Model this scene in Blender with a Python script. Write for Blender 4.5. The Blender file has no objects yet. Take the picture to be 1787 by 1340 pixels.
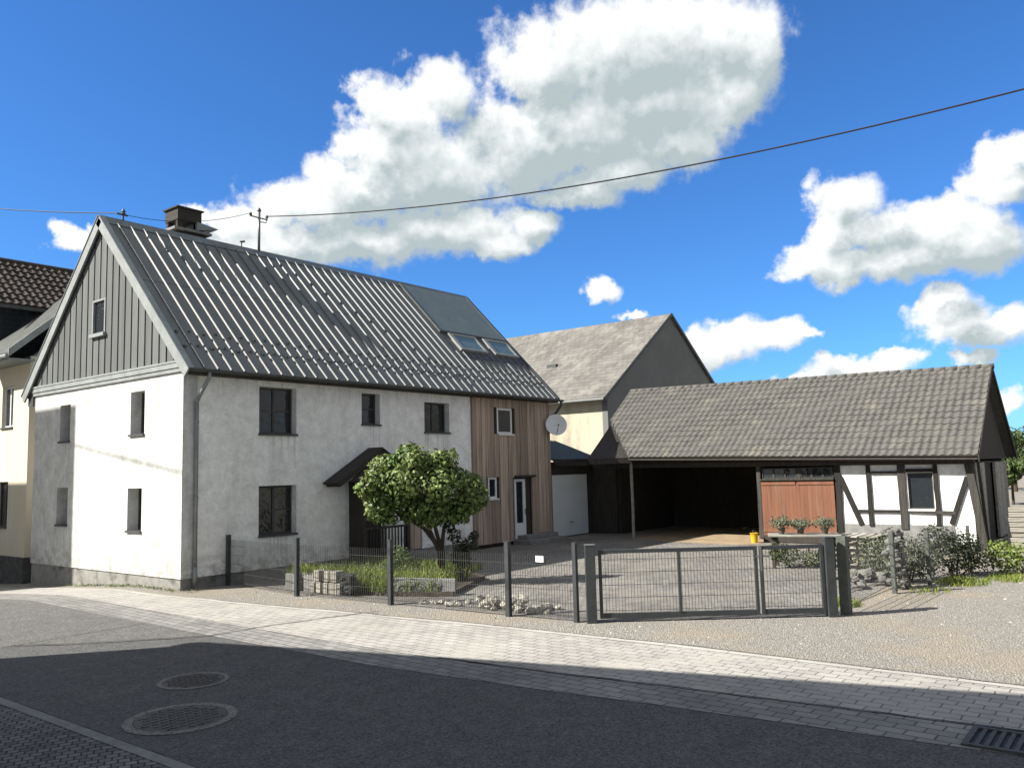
import bpy, math, random
from mathutils import Vector, Matrix
random.seed(7)
R_ = math.radians
scn = bpy.context.scene
C = scn.collection

# ------------------------------------------------------------ camera, sun, sky
cd = bpy.data.cameras.new("camera"); cam = bpy.data.objects.new("camera", cd); C.objects.link(cam)
cr = Vector((0.61861896, -0.78525986, -0.02602937)); cu = Vector((-0.06451659, -0.08378704, 0.99439295)); cw = Vector((0.7830378, 0.61347101, 0.10249454))
m = Matrix((( cr.x, cu.x, -cw.x, -10.1088), (cr.y, cu.y, -cw.y, -17.3365), (cr.z, cu.z, -cw.z, 2.4633), (0, 0, 0, 1)))
cam.matrix_world = m
cd.sensor_width = 36; cd.lens = 29.24; cd.clip_start = .05; cd.clip_end = 3000
scn.camera = cam
scn.view_settings.view_transform = 'Standard'; scn.view_settings.look = 'None'
scn.view_settings.exposure = 1.12; scn.view_settings.gamma = 1
SUN = Vector((-1.0, .80, .98)).normalized()
ld = bpy.data.lights.new("sun", 'SUN'); ld.energy = 5.0; ld.angle = R_(.53); ld.color = (1, .95, .875)
lo = bpy.data.objects.new("sun", ld); C.objects.link(lo); lo.rotation_euler = (-SUN).to_track_quat('-Z', 'Y').to_euler(); lo.location = (-30, 30, 40)

def N(nt, kind, **kw):
    n = nt.nodes.new(kind)
    for k, v in kw.items():
        if k in ('ins',):
            for a, b in v.items(): n.inputs[a].default_value = b
        else: setattr(n, k, v)
    return n

def build_world():
    w = bpy.data.worlds.new("World"); scn.world = w; w.use_nodes = True
    nt = w.node_tree; nt.nodes.clear(); L = nt.links.new
    out = N(nt, 'ShaderNodeOutputWorld'); bg = N(nt, 'ShaderNodeBackground')
    sky = N(nt, 'ShaderNodeTexSky', sky_type='NISHITA', sun_disc=False)
    sky.sun_elevation = math.asin(SUN.z); sky.sun_rotation = math.atan2(SUN.x, SUN.y)
    sky.altitude = 350; sky.air_density = 1.0; sky.dust_density = .35; sky.ozone_density = 2.2
    tint = N(nt, 'ShaderNodeMix', data_type='RGBA', blend_type='MULTIPLY'); tint.inputs[0].default_value = 1
    L(sky.outputs[0], tint.inputs[6]); tint.inputs[7].default_value = SKYTINT
    sk = tint.outputs[2]
    # direction -> azimuth / elevation about the bearing 52 deg
    tc = N(nt, 'ShaderNodeTexCoord')
    def dot(vec):
        n = N(nt, 'ShaderNodeVectorMath', operation='DOT_PRODUCT'); L(tc.outputs['Generated'], n.inputs[0]); n.inputs[1].default_value = vec; return n.outputs['Value']
    a = R_(52)
    def M2(op, x, y=None, z=None, clamp=False):
        n = N(nt, 'ShaderNodeMath', operation=op, use_clamp=clamp)
        for i, v in enumerate((x, y, z)):
            if v is None: continue
            if isinstance(v, (int, float)): n.inputs[i].default_value = v
            else: L(v, n.inputs[i])
        return n.outputs[0]
    az = M2('ARCTAN2', dot((math.cos(a), -math.sin(a), 0)), dot((math.sin(a), math.cos(a), 0)))
    el = M2('ARCSINE', dot((0, 0, 1)))
    cmb = N(nt, 'ShaderNodeCombineXYZ'); L(az, cmb.inputs[0]); L(el, cmb.inputs[1])
    P = cmb.outputs[0]
    # node group : cloud density at P
    g = bpy.data.node_groups.new("cloud_density", 'ShaderNodeTree')
    g.interface.new_socket("P", in_out='INPUT', socket_type='NodeSocketVector')
    g.interface.new_socket("D", in_out='OUTPUT', socket_type='NodeSocketFloat')
    gi = g.nodes.new('NodeGroupInput'); go = g.nodes.new('NodeGroupOutput'); GL = g.links.new
    def gm(op, x, y=None, z=None, clamp=False):
        n = N(g, 'ShaderNodeMath', operation=op, use_clamp=clamp)
        for i, v in enumerate((x, y, z)):
            if v is None: continue
            if isinstance(v, (int, float)): n.inputs[i].default_value = v
            else: GL(v, n.inputs[i])
        return n.outputs[0]
    def noise(scale, detail, rough):
        n = N(g, 'ShaderNodeTexNoise', noise_dimensions='2D'); GL(gi.outputs[0], n.inputs['Vector'])
        n.inputs['Scale'].default_value = scale; n.inputs['Detail'].default_value = detail; n.inputs['Roughness'].default_value = rough
        return n
    nz = noise(20, 5, .58)
    warp = N(g, 'ShaderNodeVectorMath', operation='MULTIPLY_ADD'); GL(nz.outputs['Color'], warp.inputs[0]); warp.inputs[1].default_value = (.05, .04, 0)
    off = N(g, 'ShaderNodeVectorMath', operation='ADD'); GL(gi.outputs[0], off.inputs[0]); off.inputs[1].default_value = (-.025, -.02, 0)
    GL(off.outputs[0], warp.inputs[2])
    prev = None
    for (bx, by, rx, ry) in BLOBS:
        q = N(g, 'ShaderNodeVectorMath', operation='MULTIPLY_ADD'); GL(warp.outputs[0], q.inputs[0])
        q.inputs[1].default_value = (1 / rx, 1 / ry, 0); q.inputs[2].default_value = (-bx / rx, -by / ry, 0)
        ln = N(g, 'ShaderNodeVectorMath', operation='LENGTH'); GL(q.outputs[0], ln.inputs[0])
        prev = ln.outputs['Value'] if prev is None else gm('SMOOTH_MIN', prev, ln.outputs['Value'], .22)
    n2 = noise(60, 5, .6)
    d = gm('SUBTRACT', 1.12, prev)
    d = gm('ADD', d, gm('MULTIPLY_ADD', n2.outputs['Fac'], .42, -.21))
    d = gm('ADD', d, gm('MULTIPLY_ADD', nz.outputs['Fac'], .9, -.45))
    GL(d, go.inputs[0])
    def dens(off):
        v = N(nt, 'ShaderNodeVectorMath', operation='ADD'); L(P, v.inputs[0]); v.inputs[1].default_value = off
        n = N(nt, 'ShaderNodeGroup'); n.node_tree = g; L(v.outputs[0], n.inputs[0]); return n.outputs[0]
    def sstep(x, lo_, hi):
        n = N(nt, 'ShaderNodeMapRange', interpolation_type='SMOOTHSTEP'); L(x, n.inputs[0]); n.inputs[1].default_value = lo_; n.inputs[2].default_value = hi; return n.outputs[0]
    d0 = dens((0, 0, 0)); d1 = dens((-.012, .022, 0))
    alpha = sstep(d0, -.12, .42)
    # sunlit side: less cloud between this point and the sun (up and left)
    d2 = dens((-.035, .050, 0))
    big = M2('SUBTRACT', 1.0, sstep(d2, -.25, .72))
    fine = M2('MULTIPLY', M2('SUBTRACT', d0, d1), .75)
    rim = M2('SUBTRACT', 1.0, sstep(d1, -.15, .55))
    nn = N(nt, 'ShaderNodeTexNoise', noise_dimensions='2D'); L(P, nn.inputs['Vector']); nn.inputs['Scale'].default_value = 9; nn.inputs['Detail'].default_value = 4
    lit = M2('ADD', M2('MULTIPLY', big, .62), M2('MULTIPLY', rim, .30))
    lit = M2('ADD', lit, fine)
    lit = M2('ADD', lit, M2('MULTIPLY_ADD', nn.outputs['Fac'], 1.1, -.42), clamp=True)
    cc = N(nt, 'ShaderNodeMix', data_type='RGBA'); L(lit, cc.inputs[0]); cc.inputs[6].default_value = (.225, .265, .275, 1); cc.inputs[7].default_value = (.48, .49, .49, 1)
    fin = N(nt, 'ShaderNodeMix', data_type='RGBA'); L(alpha, fin.inputs[0]); 
    sc = N(nt, 'ShaderNodeVectorMath', operation='SCALE'); L(sk, sc.inputs[0]); sc.inputs['Scale'].default_value = .1
    L(sc.outputs[0], fin.inputs[6]); L(cc.outputs[2], fin.inputs[7])
    # unseen grey cloud added overhead and behind to neutralise the blue ambient light
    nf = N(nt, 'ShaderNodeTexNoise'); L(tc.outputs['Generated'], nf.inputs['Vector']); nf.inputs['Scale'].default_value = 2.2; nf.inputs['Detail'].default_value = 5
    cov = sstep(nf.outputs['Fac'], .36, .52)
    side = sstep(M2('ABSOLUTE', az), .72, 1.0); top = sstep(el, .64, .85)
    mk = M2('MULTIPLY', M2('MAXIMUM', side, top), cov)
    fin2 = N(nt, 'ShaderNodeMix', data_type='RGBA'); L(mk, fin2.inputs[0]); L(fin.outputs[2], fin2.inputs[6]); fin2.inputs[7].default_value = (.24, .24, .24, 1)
    # Background strength stays in the physical range: colours are divided by it
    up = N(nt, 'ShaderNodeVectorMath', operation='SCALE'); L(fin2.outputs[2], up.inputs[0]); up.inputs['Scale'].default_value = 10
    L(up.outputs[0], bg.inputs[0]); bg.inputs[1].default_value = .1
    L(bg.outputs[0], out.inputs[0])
    w.cycles.sampling_method = 'MANUAL'; w.cycles.sample_map_resolution = 512

SKYTINT = (.25, .52, .85, 1)
BLOBS = [(0.1573, 0.4744, 0.1553, 0.0608), (0.2614, 0.4747, 0.0715, 0.0487), (0.0497, 0.4634, 0.0654, 0.0482), (0.1891, 0.4111, 0.1069, 0.0568), (0.09, 0.3967, 0.1233, 0.0582), (0.0109, 0.3778, 0.0827, 0.0551), (-0.0803, 0.4413, 0.0424, 0.0356), (-0.1375, 0.4156, 0.0608, 0.0304), (-0.1689, 0.4268, 0.0348, 0.0281), (-0.159, 0.3775, 0.047, 0.047), (-0.0892, 0.3532, 0.0888, 0.0581), (-0.1802, 0.3322, 0.0734, 0.0334), (-0.2413, 0.3106, 0.0846, 0.0273), (-0.3198, 0.2903, 0.0498, 0.0199), (-0.3639, 0.2934, 0.0193, 0.0109), (-0.2678, 0.2642, 0.0899, 0.0225), (-0.1669, 0.2738, 0.1006, 0.0302), (-0.0764, 0.2878, 0.1028, 0.0308), (-0.0134, 0.2702, 0.0482, 0.0193), (0.033, 0.289, 0.0289, 0.0193), (0.0874, 0.3295, 0.0616, 0.024), (0.1442, 0.3455, 0.0609, 0.0237), (0.2078, 0.372, 0.0597, 0.0332), (0.2782, 0.4194, 0.0483, 0.0386), (0.3104, 0.4562, 0.0285, 0.0475), (-0.4866, 0.2548, 0.0244, 0.0152), (-0.473, 0.2712, 0.011, 0.0088), (0.3913, 0.2905, 0.0428, 0.0268), (0.3769, 0.2581, 0.033, 0.03), (0.4305, 0.2511, 0.0517, 0.0241), (0.4874, 0.2488, 0.0599, 0.0261), (0.5439, 0.2803, 0.036, 0.0267), (0.5593, 0.3087, 0.0304, 0.0182), (0.3623, 0.2219, 0.0424, 0.0182), (0.4397, 0.2159, 0.091, 0.0239), (0.518, 0.2202, 0.0526, 0.0316), (0.1142, 0.2096, 0.0231, 0.015), (0.1494, 0.1773, 0.0148, 0.0074), (0.2562, 0.1447, 0.0549, 0.0232), (0.3012, 0.143, 0.0472, 0.0164), (0.2261, 0.1332, 0.0393, 0.0223), (0.3358, 0.1437, 0.0215, 0.0074), (0.4883, 0.1486, 0.0405, 0.0259), (0.5324, 0.1318, 0.036, 0.0206), (0.4817, 0.1707, 0.0272, 0.0136), (0.3913, 0.1054, 0.0589, 0.0141), (0.3424, 0.0977, 0.0428, 0.0086), (0.4327, 0.1136, 0.0341, 0.0091), (0.5119, 0.1038, 0.0184, 0.0094), (0.5396, 0.0569, 0.0127, 0.0142)]
build_world()

# ------------------------------------------------------------ materials
def mat(name, c1, c2=None, scale=3., rough=.8, bump=0., bscale=40., detail=6, stretch=(1, 1, 1), spec=.3, metal=0., c3=None, s3=.6, t3=(.55, .7), contrast=(.35, .65), island=0., mask=None):
    """procedural: c1/c2 mixed by noise; c3 = stains with a shape of their own"""
    mt = bpy.data.materials.new(name); mt.use_nodes = True; nt = mt.node_tree; L = nt.links.new
    b = nt.nodes['Principled BSDF']; b.inputs['Roughness'].default_value = rough; b.inputs['Metallic'].default_value = metal
    b.inputs['Specular IOR Level'].default_value = spec
    tc = N(nt, 'ShaderNodeTexCoord'); mp = N(nt, 'ShaderNodeMapping'); mp.inputs['Scale'].default_value = stretch; L(tc.outputs['Object'], mp.inputs[0])
    n = N(nt, 'ShaderNodeTexNoise'); L(mp.outputs[0], n.inputs['Vector']); n.inputs['Scale'].default_value = scale; n.inputs['Detail'].default_value = detail; n.inputs['Roughness'].default_value = .62
    cr_ = N(nt, 'ShaderNodeMapRange'); L(n.outputs['Fac'], cr_.inputs[0]); cr_.inputs[1].default_value = contrast[0]; cr_.inputs[2].default_value = contrast[1]
    mx = N(nt, 'ShaderNodeMix', data_type='RGBA'); L(cr_.outputs[0], mx.inputs[0]); mx.inputs[6].default_value = (*c1, 1); mx.inputs[7].default_value = (*(c2 or c1), 1)
    col = mx.outputs[2]
    if c3:
        n3 = N(nt, 'ShaderNodeTexNoise'); L(mp.outputs[0], n3.inputs['Vector']); n3.inputs['Scale'].default_value = s3; n3.inputs['Detail'].default_value = 5; n3.inputs['Roughness'].default_value = .65
        r3 = N(nt, 'ShaderNodeMapRange', interpolation_type='SMOOTHSTEP'); L(n3.outputs['Fac'], r3.inputs[0]); r3.inputs[1].default_value = t3[0]; r3.inputs[2].default_value = t3[1]
        m3 = N(nt, 'ShaderNodeMix', data_type='RGBA'); L(r3.outputs[0], m3.inputs[0]); L(col, m3.inputs[6]); m3.inputs[7].default_value = (*c3, 1); col = m3.outputs[2]
    if island:
        ge = N(nt, 'ShaderNodeNewGeometry'); r = N(nt, 'ShaderNodeMapRange'); L(ge.outputs['Random Per Island'], r.inputs[0]); r.inputs[3].default_value = 1 - island; r.inputs[4].default_value = 1 + island
        sc = N(nt, 'ShaderNodeVectorMath', operation='SCALE'); L(col, sc.inputs[0]); L(r.outputs[0], sc.inputs['Scale']); col = sc.outputs[0]
    L(col, b.inputs['Base Color'])
    if bump:
        nb = N(nt, 'ShaderNodeTexNoise'); L(mp.outputs[0], nb.inputs['Vector']); nb.inputs['Scale'].default_value = bscale; nb.inputs['Detail'].default_value = 4
        bp = N(nt, 'ShaderNodeBump'); bp.inputs['Strength'].default_value = min(1, bump); bp.inputs['Distance'].default_value = .02 * max(1, bump); L(nb.outputs['Fac'], bp.inputs['Height']); L(bp.outputs[0], b.inputs['Normal'])
    return mt

def paver(name, c1, c2, mortar, bw, rh, rot=0., msize=.006, offs=.5, plane='xy', bump=.6, wear=None, wscale=.7, rough=.85, vary=.5):
    mt = bpy.data.materials.new(name); mt.use_nodes = True; nt = mt.node_tree; L = nt.links.new
    b = nt.nodes['Principled BSDF']; b.inputs['Roughness'].default_value = rough; b.inputs['Specular IOR Level'].default_value = .25
    tc = N(nt, 'ShaderNodeTexCoord'); mp = N(nt, 'ShaderNodeMapping'); L(tc.outputs['Object'], mp.inputs[0])
    mp.inputs['Rotation'].default_value = {'xy': (0, 0, rot), 'yz': (0, -math.pi / 2, -math.pi / 2), 'xz': (math.pi / 2, 0, 0)}[plane] if plane == 'xy' else (0, 0, 0)
    src = mp.outputs[0]
    if plane != 'xy':
        sp = N(nt, 'ShaderNodeSeparateXYZ'); L(tc.outputs['Object'], sp.inputs[0]); cb = N(nt, 'ShaderNodeCombineXYZ')
        L(sp.outputs['Y' if plane == 'yz' else 'X'], cb.inputs[0]); L(sp.outputs['Z'], cb.inputs[1]); src = cb.outputs[0]
    # wobble so that joints are not ruler straight
    wn = N(nt, 'ShaderNodeTexNoise'); L(src, wn.inputs['Vector']); wn.inputs['Scale'].default_value = 2.3; wn.inputs['Detail'].default_value = 3
    wv = N(nt, 'ShaderNodeVectorMath', operation='MULTIPLY_ADD'); L(wn.outputs['Color'], wv.inputs[0]); wv.inputs[1].default_value = (.05, .04, 0); L(src, wv.inputs[2])
    br = N(nt, 'ShaderNodeTexBrick'); L(wv.outputs[0], br.inputs['Vector']); br.offset = offs
    br.inputs['Scale'].default_value = 1; br.inputs['Brick Width'].default_value = bw; br.inputs['Row Height'].default_value = rh; br.inputs['Mortar Size'].default_value = msize; br.inputs['Mortar Smooth'].default_value = .3
    br.inputs['Color1'].default_value = (*c1, 1); br.inputs['Color2'].default_value = (*c2, 1); br.inputs['Mortar'].default_value = (*mortar, 1); br.inputs['Bias'].default_value = 0
    n = N(nt, 'ShaderNodeTexNoise'); L(src, n.inputs['Vector']); n.inputs['Scale'].default_value = wscale; n.inputs['Detail'].default_value = 8; n.inputs['Roughness'].default_value = .7
    mr = N(nt, 'ShaderNodeMapRange'); L(n.outputs['Fac'], mr.inputs[0]); mr.inputs[1].default_value = .3; mr.inputs[2].default_value = .7; mr.inputs[3].default_value = 1 - vary * .4; mr.inputs[4].default_value = 1 + vary * .25
    sc = N(nt, 'ShaderNodeVectorMath', operation='SCALE'); L(br.outputs['Color'], sc.inputs[0]); L(mr.outputs[0], sc.inputs['Scale']); col = sc.outputs[0]
    if wear:
        w2 = N(nt, 'ShaderNodeTexNoise'); L(src, w2.inputs['Vector']); w2.inputs['Scale'].default_value = .9; w2.inputs['Detail'].default_value = 7; w2.inputs['Roughness'].default_value = .7
        r2 = N(nt, 'ShaderNodeMapRange', interpolation_type='SMOOTHSTEP'); L(w2.outputs['Fac'], r2.inputs[0]); r2.inputs[1].default_value = .48; r2.inputs[2].default_value = .66
        m2 = N(nt, 'ShaderNodeMix', data_type='RGBA'); L(r2.outputs[0], m2.inputs[0]); L(col, m2.inputs[6]); m2.inputs[7].default_value = (*wear, 1); col = m2.outputs[2]
    L(col, b.inputs['Base Color'])
    fn = N(nt, 'ShaderNodeTexNoise'); L(src, fn.inputs['Vector']); fn.inputs['Scale'].default_value = 45; fn.inputs['Detail'].default_value = 4
    ad = N(nt, 'ShaderNodeMath', operation='MULTIPLY_ADD'); L(br.outputs['Fac'], ad.inputs[0]); ad.inputs[1].default_value = -1.; L(fn.outputs['Fac'], ad.inputs[2])
    bp = N(nt, 'ShaderNodeBump'); bp.inputs['Strength'].default_value = bump; bp.inputs['Distance'].default_value = .012; L(ad.outputs[0], bp.inputs['Height']); L(bp.outputs[0], b.inputs['Normal'])
    return mt

def gravel_mat(name, cols, scale, patch, pscale=.5, grass=None, gthr=(.58, .68)):
    mt = bpy.data.materials.new(name); mt.use_nodes = True; nt = mt.node_tree; L = nt.links.new
    b = nt.nodes['Principled BSDF']; b.inputs['Roughness'].default_value = .95; b.inputs['Specular IOR Level'].default_value = .15
    tc = N(nt, 'ShaderNodeTexCoord')
    v = N(nt, 'ShaderNodeTexVoronoi'); L(tc.outputs['Object'], v.inputs['Vector']); v.inputs['Scale'].default_value = scale
    sp = N(nt, 'ShaderNodeSeparateColor'); L(v.outputs['Color'], sp.inputs[0])
    rp = N(nt, 'ShaderNodeValToRGB'); L(sp.outputs[0], rp.inputs[0]); e = rp.color_ramp.elements
    e[0].color = (*cols[0], 1); e[1].color = (*cols[-1], 1)
    for i, c in enumerate(cols[1:-1]): x = e.new((i + 1) / (len(cols) - 1)); x.color = (*c, 1)
    n = N(nt, 'ShaderNodeTexNoise'); L(tc.outputs['Object'], n.inputs['Vector']); n.inputs['Scale'].default_value = pscale; n.inputs['Detail'].default_value = 8; n.inputs['Roughness'].default_value = .65
    mr = N(nt, 'ShaderNodeMapRange', interpolation_type='SMOOTHSTEP'); L(n.outputs['Fac'], mr.inputs[0]); mr.inputs[1].default_value = .45; mr.inputs[2].default_value = .62
    mx = N(nt, 'ShaderNodeMix', data_type='RGBA'); L(mr.outputs[0], mx.inputs[0]); L(rp.outputs[0], mx.inputs[6]); 
    mm = N(nt, 'ShaderNodeMix', data_type='RGBA', blend_type='MIX'); mm.inputs[0].default_value = .6; L(rp.outputs[0], mm.inputs[6]); mm.inputs[7].default_value = (*patch, 1); L(mm.outputs[2], mx.inputs[7])
    col = mx.outputs[2]
    if grass:
        n3 = N(nt, 'ShaderNodeTexNoise'); L(tc.outputs['Object'], n3.inputs['Vector']); n3.inputs['Scale'].default_value = 1.1; n3.inputs['Detail'].default_value = 9; n3.inputs['Roughness'].default_value = .75
        r3 = N(nt, 'ShaderNodeMapRange', interpolation_type='SMOOTHSTEP'); L(n3.outputs['Fac'], r3.inputs[0]); r3.inputs[1].default_value = gthr[0]; r3.inputs[2].default_value = gthr[1]
        m3 = N(nt, 'ShaderNodeMix', data_type='RGBA'); L(r3.outputs[0], m3.inputs[0]); L(col, m3.inputs[6]); m3.inputs[7].default_value = (*grass, 1); col = m3.outputs[2]
    L(col, b.inputs['Base Color'])
    bp = N(nt, 'ShaderNodeBump'); bp.inputs['Strength'].default_value = .9; bp.inputs['Distance'].default_value = .02; L(v.outputs['Distance'], bp.inputs['Height']); L(bp.outputs[0], b.inputs['Normal'])
    return mt

def glass_mat(name, col=(.02, .024, .028), rough=.06, spec=.6):
    mt = bpy.data.materials.new(name); mt.use_nodes = True; b = mt.node_tree.nodes['Principled BSDF']
    b.inputs['Base Color'].default_value = (*col, 1); b.inputs['Roughness'].default_value = rough; b.inputs['Specular IOR Level'].default_value = spec
    nt = mt.node_tree; n = N(nt, 'ShaderNodeTexNoise'); n.inputs['Scale'].default_value = 3.1; bp = N(nt, 'ShaderNodeBump'); bp.inputs['Strength'].default_value = .3; bp.inputs['Distance'].default_value = .05
    tc = N(nt, 'ShaderNodeTexCoord'); nt.links.new(tc.outputs['Object'], n.inputs['Vector'])
    nt.links.new(n.outputs['Fac'], bp.inputs['Height']); nt.links.new(bp.outputs[0], b.inputs['Normal'])
    return mt

def leaf_mat(name, c1, c2, island=.35, trans=.25):
    mt = mat(name, c1, c2, scale=1.7, rough=.5, island=island, spec=.4)
    nt = mt.node_tree; b = nt.nodes['Principled BSDF']; L = nt.links.new; o = nt.nodes['Material Output']
    src = b.inputs['Base Color'].links[0].from_socket
    tr = N(nt, 'ShaderNodeBsdfTranslucent'); L(src, tr.inputs[0]); mx = N(nt, 'ShaderNodeMixShader'); mx.inputs[0].default_value = trans
    L(b.outputs[0], mx.inputs[1]); L(tr.outputs[0], mx.inputs[2]); L(mx.outputs[0], o.inputs[0])
    return mt

X = {}
X['plaster'] = mat('white_plaster', (.82, .82, .79), (.77, .77, .74), scale=2.6, rough=.92, bump=.45, bscale=45, stretch=(1, 1, .16), c3=(.70, .695, .655), s3=1.3, t3=(.50, .78), spec=.1)
X['gableplaster'] = mat('weathered_gable_plaster', (.60, .605, .585), (.50, .50, .475), scale=3.2, rough=.92, bump=.4, bscale=60, stretch=(1, 1, .45), c3=(.40, .39, .35), s3=3.1, t3=(.50, .74), spec=.1)
X['plaster2'] = mat('white_plaster_corner', (.66, .67, .66), (.6, .61, .6), scale=2.2, rough=.92, bump=.3, bscale=70, stretch=(1, 1, .3), spec=.1)
X['barn_plaster'] = mat('barn_plaster', (.74, .74, .73), (.68, .68, .66), scale=3, rough=.95, bump=.4, bscale=50, c3=(.5, .48, .42), s3=1.6, t3=(.6, .75), spec=.1)
X['cream'] = mat('cream_plaster', (.50, .46, .35), (.43, .40, .31), scale=1.2, rough=.95, bump=.4, bscale=50, stretch=(1, 1, .4), c3=(.33, .30, .235), s3=1.1, t3=(.45, .66), spec=.1)
X['cream2'] = mat('pale_cream_plaster', (.60, .55, .42), (.55, .51, .41), scale=1.0, rough=.95, bump=.3, bscale=50, stretch=(1, 1, .4), c3=(.60, .58, .50), s3=.6, t3=(.5, .7), spec=.1)
X['plinth'] = mat('grey_plinth', (.27, .265, .245), (.20, .195, .18), scale=5, rough=.9, bump=.5, bscale=50, c3=(.10, .10, .08), s3=2., t3=(.5, .7))
X['darkstone'] = mat('dark_stone', (.09, .095, .09), (.05, .05, .048), scale=5, rough=.9, bump=1., bscale=12)
X['metalroof'] = mat('grey_sheet_roof', (.175, .195, .19), (.125, .142, .136), scale=2, rough=.55, bump=.25, bscale=60, c3=(.17, .17, .155), s3=1.1, t3=(.5, .7), stretch=(1, .4, .4), spec=.4)
X['rib'] = mat('pale_rib_cap', (.145, .153, .15), (.115, .122, .12), scale=6, rough=.5, spec=.4)
X['zinc'] = mat('zinc_flashing', (.22, .25, .25), (.16, .19, .19), scale=2.5, rough=.45, metal=.3, bump=.1, bscale=20)
X['gutter'] = mat('dark_gutter', (.06, .065, .065), (.09, .095, .09), scale=4, rough=.5, metal=.2)
X['pipe'] = mat('zinc_downpipe', (.26, .28, .275), (.20, .215, .21), scale=4, rough=.45, metal=.4)
X['board'] = mat('grey_gable_board', (.125, .134, .132), (.095, .102, .10), scale=2.2, rough=.7, bump=.2, bscale=30, stretch=(3, 3, .25), island=.14)
X['boardback'] = mat('dark_board_gap', (.02, .02, .021), (.025, .025, .025), rough=.9)
X['barge'] = mat('pale_grey_barge', (.27, .29, .285), (.20, .215, .21), scale=3, rough=.6, bump=.15)
X['wood'] = mat('brown_larch_cladding', (.44, .345, .265), (.27, .21, .165), scale=2.4, rough=.85, bump=.5, bscale=30, stretch=(5, 5, .22), c3=(.11, .095, .085), s3=1.4, t3=(.55, .75), island=.33)
X['woodback'] = mat('wood_shadow_gap', (.03, .024, .02), rough=.9)
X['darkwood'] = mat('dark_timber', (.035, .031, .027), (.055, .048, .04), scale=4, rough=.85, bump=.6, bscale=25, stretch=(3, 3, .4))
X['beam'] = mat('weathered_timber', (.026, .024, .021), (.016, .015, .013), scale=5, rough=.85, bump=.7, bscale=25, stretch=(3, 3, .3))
X['greybeam'] = mat('grey_weathered_timber', (.07, .066, .058), (.036, .034, .03), scale=5, rough=.9, bump=.7, bscale=25, stretch=(4, 4, .25))
X['rust'] = mat('rust_red_door_boards', (.20, .088, .048), (.145, .062, .038), scale=2.2, rough=.75, bump=.3, bscale=40, stretch=(3, 3, .3), c3=(.19, .105, .066), s3=1.3, t3=(.52, .75), island=.05)
X['white'] = mat('white_frame', (.72, .72, .70), (.64, .64, .62), rough=.45, scale=4)
X['frame'] = mat('dark_window_frame', (.045, .045, .045), (.06, .06, .058), rough=.5)
X['glass'] = glass_mat('dark_glass')
X['blueglass'] = glass_mat('roof_glass', (.13, .19, .185), .12, .7)
X['panel'] = mat('matt_solar_sheet', (.15, .19, .185), (.12, .155, .15), scale=1.5, rough=.45, spec=.4)
X['sill'] = mat('dark_stone_sill', (.05, .052, .052), (.07, .07, .07), rough=.6)
X['tile'] = mat('grey_brown_tiles', (.115, .112, .102), (.085, .083, .077), scale=6, rough=.85, bump=.4, bscale=60, c3=(.15, .145, .12), s3=1.2, t3=(.5, .72), island=.0)
X['redtile'] = mat('dark_clay_tiles', (.075, .058, .048), (.042, .037, .034), scale=5, rough=.75, bump=.4, bscale=60, c3=(.13, .08, .05), s3=3., t3=(.64, .76))
X['darktile'] = mat('black_brown_tiles', (.032, .028, .026), (.05, .044, .04), scale=9, rough=.8, bump=.8, bscale=14)
X['slate'] = paver('grey_slates', (.19, .18, .165), (.135, .13, .118), (.07, .068, .06), .32, .2, plane='yz', wear=(.22, .215, .19), msize=.01, vary=.8)
X['slatewall'] = paver('black_slate_cladding', (.03, .036, .042), (.02, .025, .03), (.008, .008, .01), .25, .18, plane='xz', msize=.008)
X['greyrender'] = mat('dark_grey_render', (.17, .175, .172), (.14, .146, .143), scale=1.0, rough=.95, bump=.3, bscale=30, c3=(.20, .20, .19), s3=.5, t3=(.5, .72))
X['teal'] = mat('teal_sheet_roof', (.085, .125, .15), (.10, .14, .16), scale=2, rough=.5)
X['garagewhite'] = mat('pale_blue_grey_door', (.66, .68, .66), (.60, .62, .60), scale=1.5, rough=.7, bump=.15)
X['asphalt'] = mat('asphalt', (.092, .093, .093), (.122, .122, .118), scale=55, rough=.9, bump=.7, bscale=150, c3=(.115, .114, .108), s3=.9, t3=(.45, .75), spec=.2)
X['asphalt2'] = mat('pale_asphalt_patch', (.19, .187, .175), (.225, .22, .20), scale=55, rough=.92, bump=.6, bscale=150, c3=(.17, .166, .155), s3=.9, t3=(.45, .75), spec=.15)
X['asphalt3'] = mat('worn_asphalt', (.12, .12, .115), (.15, .148, .14), scale=55, rough=.92, bump=.6, bscale=150, c3=(.14, .137, .13), s3=.6, t3=(.45, .75), spec=.15)
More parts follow.
